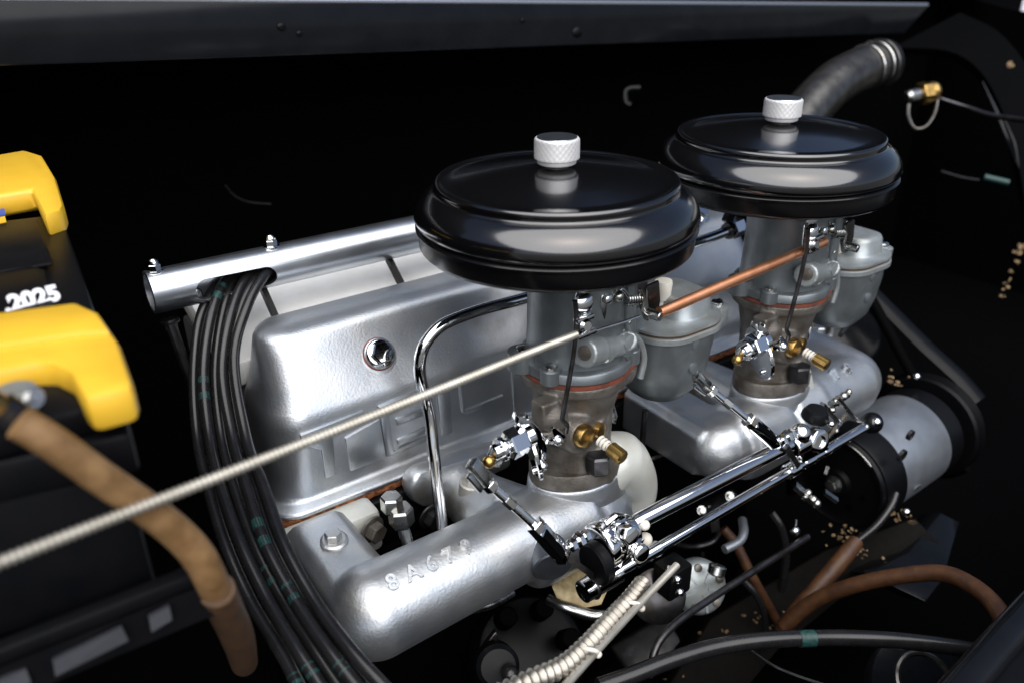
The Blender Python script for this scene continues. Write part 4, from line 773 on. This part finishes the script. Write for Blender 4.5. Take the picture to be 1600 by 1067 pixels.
# ------------------------------------------------------------------ generator
gn = thing('generator', 'grey silver generator with black band and dark rear end plate', 'generator', (54.68,-6,-41.65))
g0 = Vector((39.02,-6,-37.93)); gdv = Vector((1, .02, .02)).normalized()
M().lathe(g0, gdv, [(5.9, 2.2), (5.95, 2.4), (5.95, 13.8), (5.8, 14)], 64).build('body', GEN, gn)
M().lathe(g0, gdv, [(5.6, -.4), (6.1, -.2), (6.2, .2), (6.2, 3.6), (6.0, 3.7)], 64).build('cover_band', BLACKPAINT, gn)
M().lathe(g0, gdv, [(.4, -1.4), (1.6, -1.3), (1.8, -.7), (4.2, -.5), (5.2, -.55), (5.5, -.8), (5.75, -.75), (5.9, -.3), (5.7, 0)], 64).build('end_plate', BLACKPAINT, gn)
M().torus(g0 + gdv * -.72, gdv, 5.55, .14, 48, 8, 20, 130, (0, 0, 1)).build('plate_rim', STEEL, gn)
for k in range(8):
    a = R(45 * k + 10); q = g0 + Vector((-.48, 0, 0)) + Vector((0, math.cos(a), math.sin(a))) * 3.2
    M().lathe(q, (-1, 0, 0), [(.5, -.1), (.5, .04), (.2, .05)], 14).build('vent_hole', BAY, gn)
M().nut_bolt(g0 + Vector((-1.3, 0, 0)), (-1, 0, 0), .8, .9).build('shaft_nut', STEEL, gn, sharp=20)
M().lathe(g0, gdv, [(5.6, 14), (5.9, 14.1), (5.9, 16.8), (5.2, 17.4), (2, 17.6)], 64).build('drive_plate', BLACKPAINT, gn)
for ang, xx in ((150, 13.2), (178, 9.2), (200, 9.0)):
    a = R(ang); q = g0 + gdv * xx + Vector((0, math.cos(a) * 6.3, -math.sin(a) * -6.3))
for (pxp, rr_) in (((41.64,-11.6,-29.81), .62), ((40.44,-11.8,-31.95), .75)):
    q = Vector(pxp); M().lathe(q, (0, -.95, -.1), [(rr_, -.3), (rr_, .05), (rr_ * .8, .1), (rr_ * .5, -.05)], 18).build('body_screw', DKSTEEL, gn)
q = Vector((45.75,-11,-38.36)); M().nut_bolt(q, (0, -.8, -.4), .7, .9).build('terminal_nut', STEEL, gn, sharp=20)
M().bar((59.7,-2,-35.07), (63.82,-7,-41.69), 2.4, .5, (0, -1, .3)).build('clamp_strap', BLACKPAINT, gn, bevel=.1)
M().nut_bolt((59.12,-5,-33.78), (0, -.6, .8), .8, 1.2).build('strap_bolt', DKSTEEL, gn, sharp=20)
M().lathe(g0 + gdv * 18.5, gdv, [(2, -.4), (6.6, -.3), (6.9, 0), (5.6, .8), (6.9, 1.6), (6.6, 1.9), (2, 2)], 56).build('pulley', BLACKPAINT, gn)
belt = thing('drive_belt', 'black drive belt looping around the generator pulley', 'belt', tuple(g0 + gdv * 19))
bc = g0 + gdv * 19.3
bl = [bc + Vector((0, math.cos(R(a)) * 6.7, math.sin(R(a)) * 6.7)) for a in range(-150, 61, 15)] + [bc + Vector((0, 22, 24)), bc + Vector((0, 26, 20)), bc + Vector((0, 18, -22))]
M().tube([tuple(p_) for p_ in bl], .75, 10, 2).build('belt', BAY, belt)
tag(M().tube([(60.95,7.34,-23.62),(61.07,3.11,-25.98),(60.67,-2.23,-28.53),(61.2,-6.8,-31),(61.49,-9.63,-33.1)], 1.5, 8, 2, flat=.4).build('brace_strap', BLACKPAINT), 'flat black brace running down to the generator pulley', 'brace')
tag(M().tube([(52.92,4.43,-21.97),(49.87,3.02,-23.33),(45.83,1.52,-23.74)], .32, 8).build('thin_cable', PIPE), 'thin brownish cable behind the farther float bowl', 'cable')
tag(M().lathe((61.4,10.3,-31.74), (-.6, -.5, .6), [(4.5, -4), (5.2, -.5), (4.8, .3), (4.2, .2), (.4, .3)], 40).build('pulley_hub', NAVY), 'dark pulley hub behind the farther manifold end', 'pulley')
q = Vector((38.46,-7.2,-28.74)); tag(M().prism([(44.58,-0.82,-29.1),(48.43,-0.54,-28.67),(49.38,-2.08,-30.13),(46.38,-2.6,-29.97),(43.99,-2.52,-30.36)], (.6, .8, -.6)).build('mount_lug', PALE, bevel=.2), 'small beige mounting lug under the farther manifold end', 'lug')
for i, (pxp, lab) in enumerate((((55.76,-3.93,-30.3), 'tiny bright bolt head above the generator'), ((39.88,-13.87,-38.19), 'tiny bright bolt head below the generator'))):
    tag(M().sph(pxp, .5, 12).build('bolt_head', CHROME), lab, 'bolt')
ch = M()
for a in ((25.28,-10.35,-31.22), (24.98,-10.31,-31.51), (25.54,-10.89,-31.82), (25.76,-11.25,-32.18)): ch.sph(a, .5, 10)
ch.bar((24.42,-9.3,-30.5), (25.58,-11.05,-32.06), .9, .5); ch.bar((28.1,-10.26,-30.06), (28.53,-10.13,-29.34), .35, .3); ch.bar((28.27,-10.4,-32.35), (29.13,-11.51,-33.21), .7, .4)
tag(ch.build('spring_clip', STEEL), 'small bright clip hanging below the lower linkage rod', 'clip')

# ------------------------------------------------------------------ water pipe, sender, upper right
wp = thing('water_pipe', 'dull grey bent water pipe with a hose clamp behind the farther air cleaner', 'pipe', (81.61,29.04,0.35))
pts_ = [(64.73,26.42,-5.57),(70.86,27.88,-2.79),(77.45,28.9,-0.2),(83.81,29.3,1.09),(88.47,29.06,1.59)]
M().tube(pts_, [3.3, 3.4, 3.4, 3.4, 3.4], 28, 6).build('pipe', PIPE, wp)
d_ = (Vector(pts_[-1]) - Vector(pts_[-2])).normalized()
for k, r_ in ((-3.2, 3.55), (-1.0, 3.65), (0.2, 3.7)): M().torus(Vector(pts_[-1]) + d_ * k, d_, r_, .22, 40, 8).build('hose_clamp', STEEL if k < 0 else PIPE, wp)
M().tube([Vector(pts_[-1]) + d_ * -.6, Vector(pts_[-1]) + d_ * 1.6], 3.62, 24, 1).build('rubber_hose', DULLRUB, wp)
sn = thing('temperature_sender', 'brass temperature sender with grey tip and a looped wire', 'sender', (96.86,25.43,-3.72))
a, b, c_ = Vector((92.75,25.7,-3.53)), Vector((95.57,25.2,-3.35)), Vector((98.96,24.34,-3.08))
M().lathe(a, b - a, [(.6, 0), (1.05, .5), (1.1, (b - a).length)], 20).build('tip', STEEL, sn)
M().hex(b, b.lerp(c_, .55), 1.9).lathe(b.lerp(c_, .5), c_ - b, [(1.6, 0), (1.7, .9), (1.5, 1.5)], 24).build('brass_body', BRASS, sn, sharp=20)
M().tube([(92.79,25.06,-4.56),(92.24,24.49,-6.15),(92.25,23.63,-7.56),(92.82,22.83,-8.23),(94.24,22.11,-7.78),(96.79,22.62,-6.21),(98.88,23.71,-4.23)], .28, 8).build('lead_loop', PIPE, sn)
tag(M().tube([(100.33,23.94,-4.41),(101.36,19.95,-5.33),(100.84,15.89,-5.91),(100.35,12.16,-5.89),(99.05,7.82,-5.56)], [.3, .35, .42, .45, .45], 10).build('black_cable', DKSTEEL), 'dark cable running right across the inner guard panel', 'cable')
tl_ = thing('tie_label', 'small teal tag on a thin dark cable at far right', 'tag', (107.52,16.45,-17.56))
M().tube([(102.14,22.19,-16.54),(104.59,19.91,-17.47),(106.12,17.32,-17.74)], .25, 8).build('cable', DULLRUB, tl_); M().tube([(106.98,17.01,-17.26),(109.06,13.79,-17.92)], .55, 10, 1).build('tag', TEAL, tl_)
hk = M().tube([(50.02,45.23,-2.75),(49.58,45.8,-2.3),(49.89,46.38,-0.98),(50.61,46.19,-0.46),(51.92,45.32,-0.39)], .5, 8); tag(hk.build('hook', BLACKPAINT), 'dim hook on the dark far wall above the middle', 'hook')
tag(M().tube([(-7.5,63.74,-9.57),(-6.87,62.53,-10.85),(-5.72,61.29,-11.58),(-4.35,60.18,-11.84),(-3.01,59.18,-11.94)], .16, 8).build('thin_cable', PIPE), 'thin grey cable arc in the dark above the rocker cover', 'cable')
bk = M(); bk.tube([(-18.33,77.03,-13.66),(-16.34,75.83,-13.36),(-14.41,74.86,-12.72)], .25, 6); bk.tube([(-17.87,79.27,-11.68),(-16.02,78.16,-11.37)], .2, 6); bk.tube([(-17.76,78.78,-12.36),(-15.68,77.51,-12.05)], .2, 6)
tag(bk.build('firewall_clips', DULLRUB), 'dim stack of dark clips on the wall beside the battery', 'clips')

# ------------------------------------------------------------------ battery
ba = thing('battery', 'black car battery with yellow corner grips and white date print', 'battery', (-36.51,7.84,-6))
ZT = 2.0
top = [(-42.44,22.56,2),(-32.1,20.46,2),(-34.68,-12.44,2),(-43.15,-11.97,2)]
M().prism([Vector(p_) + Vector((0, 0, -1.6)) for p_ in top], (0, 0, 1.4)).build('lid', BATT, ba, bevel=.25)
fr = [Vector(p_) for p_ in [(-43.14,-11.69,2),(-34.53,-13.34,2)]]
bl_, br_ = fr; back = Vector((-31.6,22.2,2)); yb = back - br_
case_top = [bl_ + Vector((0, 0, -1.7)), br_ + Vector((0, 0, -1.7)), br_ + yb + Vector((0, 0, -1.7)), bl_ + yb + Vector((0, 0, -1.7))]
inx = (bl_ - br_).normalized(); iny = yb.normalized()
M().prism([p_ + o_ for p_, o_ in zip(case_top, (iny * .2, iny * .2 + inx * .3, -iny * .2 + inx * .3, -iny * .2))], (0, 0, -2.2)).build('case_rim', BATT, ba, bevel=.3)
M().prism([p_ + o_ + Vector((0, 0, -2.1)) for p_, o_ in zip(case_top, (iny * .6, iny * .6 + inx * .9, -iny * .6 + inx * .9, -iny * .6))], (0, 0, -7.6)).build('case', BATT, ba, bevel=.4)
# ribs on the case front
for px_ in ((-38.17,-4.76,-3.07), (-39.15,-4.16,-3.21)):
    M().box(Vector(px_) + Vector((0, .6, -1)), inx * .3, (0, .3, 0), (0, 0, 1.6)).build('case_rib', BATT, ba, bevel=.1)
# yellow grips
y1 = [(-42.63,-0.42,3),(-34.61,-2.15,3),(-33.91,-4.37,3),(-33.86,-8.61,3),(-34.25,-13.01,3),(-34.37,-13.93,3),(-36.36,-13.84,3),(-36.41,-10.81,3),(-36.92,-9.34,3),(-37.65,-8.81,3),(-42.79,-8.4,3)]
M().prism(y1, (0, 0, -1.9)).build('grip', YELLOW, ba, bevel=.45)
y1b = [(-42.85,-5.87,2.6),(-37.8,-8.22,2.6),(-36.6,-10.13,2.6),(-36.31,-13.02,2.6),(-34.3,-13.1,2.6),(-34.17,-12.31,2.6),(-35.08,-9.27,2.6),(-35.57,-7.21,2.6),(-42.87,-6.6,2.6)]
M().prism([(-42.55,-0.9,3.3),(-34.77,-3.12,3.3),(-34.16,-5.22,3.3),(-34.05,-7.99,3.3),(-35.15,-7.35,3.3),(-42.64,-5.33,3.3)], (0, 0, -.6)).build('grip_rib', YELLOW, ba, bevel=.22)
y2 = [(-41.76,36.21,3.4),(-31.9,38.52,3.4),(-30.98,35.25,3.4),(-31.3,26.24,3.4),(-32.13,17.12,3.4),(-32.5,15.82,3.4),(-33.72,15.04,3.4),(-33.37,23.26,3.4),(-42.04,22.37,3.4)]
M().prism(y2, (0, 0, -1.9)).build('grip', YELLOW, ba, bevel=.4)
# raised recesses on the lid
M().prism([(-42.73,7.63,2.05),(-35.72,7.75,2.05),(-35.17,6.51,2.05),(-35.32,3.51,2.05),(-35.73,-1.84,2.05),(-42.9,-0.37,2.05)], (0, 0, .22)).build('lid_panel', BATT, ba, bevel=.12)
M().prism([(-42.5,18.96,2.05),(-33.95,18.11,2.05),(-34.53,7.42,2.05),(-42.71,8.46,2.05)], (0, 0, .25)).build('lid_panel', BATT, ba, bevel=.12)
td0 = Vector((-35.1,1.33,2.4)) - Vector((-37.77,1.06,2.4)); 
text('date_print', '.2025', 1.28, .02, WHITEPRINT, ba, Vector((-36.5,0.93,2.5)), td0, (.1, -.75, .65), .05)
M().prism([(-36.51,24.93,2.35),(-35.46,25,2.35),(-35.57,23.14,2.35),(-36.6,23.1,2.35)], (0, 0, .05)).build('label_band', TAN, ba); M().prism([(-36.67,22.33,2.35),(-35.61,22.34,2.35),(-35.73,20.41,2.35),(-36.72,20.4,2.35)], (0, 0, .05)).build('label_band', BLUEPRINT, ba); M().prism([(-36.78,19.86,2.35),(-35.81,20.08,2.35),(-35.9,18.44,2.35),(-36.85,18.24,2.35)], (0, 0, .05)).build('label_band', YELLOW, ba)
# terminal and its clamp below the front grip
M().lathe((-38.68,-10.54,2.58), (0, 0, 1), [(.95, -1.2), (.9, .1), (.7, .2)], 24).build('terminal_post', ZINCP, ba)
M().bar((-39.51,-10.57,2.46), (-38.21,-11.87,2.72), .9, .7).build('terminal_clamp', ZINCP, ba, bevel=.12)
M().nut_bolt((-38.07,-12.16,2.87), (.3, -.8, .4), .34, .5).build('clamp_bolt', STEEL, ba, sharp=20)
# tray
tr = thing('battery_tray', 'black battery tray with grey painted slots low at left', 'tray', (-37.86,-3.58,-16.59))
tA, tB = Vector((-45.34,-12.76,-8.88)), Vector((-33.51,-14.16,-7.84))
M().bar(tA, tB, .9, .8).build('tray_rail', BATT, tr, bevel=.15)
M().prism([tA + Vector((0, -.3, -.6)), tB + Vector((0, -.3, -.6)), tB + Vector((.5, -.4, -2.6)), tA + Vector((.5, -.4, -2.6))], (0, .5, 0)).build('tray_front', BATT, tr)
for pl in ([(-36.24,-14.5,-8.87),(-35.26,-14.54,-8.7),(-35.32,-14.76,-9.36),(-36.32,-14.74,-9.58)], [(-40.52,-13.76,-9.68),(-37.44,-14.37,-8.92),(-37.35,-14.59,-9.63),(-40.61,-13.99,-10.41)], [(-43.67,-13.61,-9.7),(-41.6,-13.54,-9.67),(-41.59,-13.81,-10.34),(-43.71,-13.84,-10.35)]):
    M().prism([Vector(p_) + Vector((0, -.1, -.02)) for p_ in pl], (0, .25, 0)).build('tray_slot', SLOT, tr)
# battery cable
bcb = thing('battery_cable', 'thick tan insulated battery cable with a black sleeve end', 'cable', (-34.89,-2.63,-7.01))
M().tube([(-38.84,-15.34,3.46),(-37.99,-15.52,2.33),(-36.77,-15.37,0.17),(-35.38,-15.07,-2.25),(-34.22,-14.89,-4.45),(-33.52,-14.95,-6.22),(-33.14,-14.62,-8.16),(-32.71,-13.3,-10.9)], [.68, .69, .71, .74, .77, .79, .80, .82], 20).build('insulation', TAN, bcb)
M().tube([(-39.36,-13.83,3.56),(-39.01,-13.87,3),(-38.71,-13.83,2.5)], [.76, .77, .76], 20).build('black_sleeve', RUBBER, bcb)
M().tube([(-40.02,-13.99,4.34),(-39.51,-13.91,3.71),(-39.31,-13.82,3.41)], .64, 16).build('brass_end', BRASS, bcb)
M().tube([(-32.96,-14.35,-9.09),(-32.53,-13.15,-11.58),(-31.73,-10.48,-16.39),(-30.96,-6.52,-22.5)], [.90, .92, .94, .85], 20).build('brown_sleeve', BROWNSLEEVE, bcb)
M().torus((-32.93,-14.31,-9.22), Vector((-32.53,-13.15,-11.58)) - Vector((-32.96,-14.35,-9.09)), .86, .04, 28, 6).build('sleeve_lip', TAN, bcb)

# ------------------------------------------------------------------ dry leaf litter
rl = M().prism([(13.15,-3.87,-59.5),(23.7,-1.52,-54.61),(37.44,-6.72,-47.24),(46.58,-12.06,-43.21),(46.49,-15.7,-44.83),(38.73,-11.51,-49.19),(28.7,-8.09,-57.45),(21.07,-8.63,-60.45)], (.4, 1.5, -1.5))
tag(rl.build('chassis_rail', RAIL, bevel=.2), 'dim dark chassis rail strewn with leaf crumbs under the generator', 'rail')
lf = M()
def flakes(px, n, s, spread):
    px = Vector(px)
    for _ in range(n):
        q = px + Vector((rnd.gauss(0, spread), rnd.gauss(0, spread), rnd.gauss(0, spread * .6)))
        e1 = Vector((rnd.uniform(-1, 1), rnd.uniform(-1, 1), rnd.uniform(-.5, .5))).normalized(); e2 = Vector((rnd.uniform(-1, 1), rnd.uniform(-1, 1), rnd.uniform(-1, 1))); e2 = (e2 - e1 * e2.dot(e1)).normalized()
        r_ = s * .6 * rnd.uniform(.4, 1.2); n5 = 6
        lf.prism([q + e1 * r_ * math.cos(2 * math.pi * k / n5) * rnd.uniform(.7, 1.2) + e2 * r_ * .7 * math.sin(2 * math.pi * k / n5) for k in range(n5)], e1.cross(e2) * s * rnd.uniform(.08, .25))
for px_, n_, s_, sp_ in (((36.76,-9.27,-43.22), 30, .55, 1.3), ((37.72,-11.01,-45), 10, .55, .7), ((41.41,-13.23,-39.86), 9, .8, .7), ((53.5,-2.59,-30.71), 8, .8, .8), ((27.1,-6.68,-52.44), 18, .6, 1.2), ((21.83,-5.09,-53.67), 6, .5, 1.4), ((13.91,-5.7,-54.87), 5, .5, 1.3),
        ((109.25,9.03,-27.88), 3, 1.0, .35), ((108.46,8.88,-29.06), 3, 1.0, .35), ((107.08,8.45,-30.25), 3, 1.0, .35), ((105.71,8.02,-31.44), 2, .9, .3), ((104.21,7.68,-32.84), 3, 1.0, .35), ((102.81,7.29,-33.77), 2, .8, .3), ((101.94,7.2,-34.93), 3, .8, .3), ((126.73,26.38,-1.29), 2, 1.2, .3)):
    flakes(px_, n_, s_, sp_)
o = lf.build('leaf_litter', LITTER); o['kind'] = 'stuff'; o['label'] = 'dry tan leaf crumbs scattered in the bottom of the bay'; o['category'] = 'leaf litter'
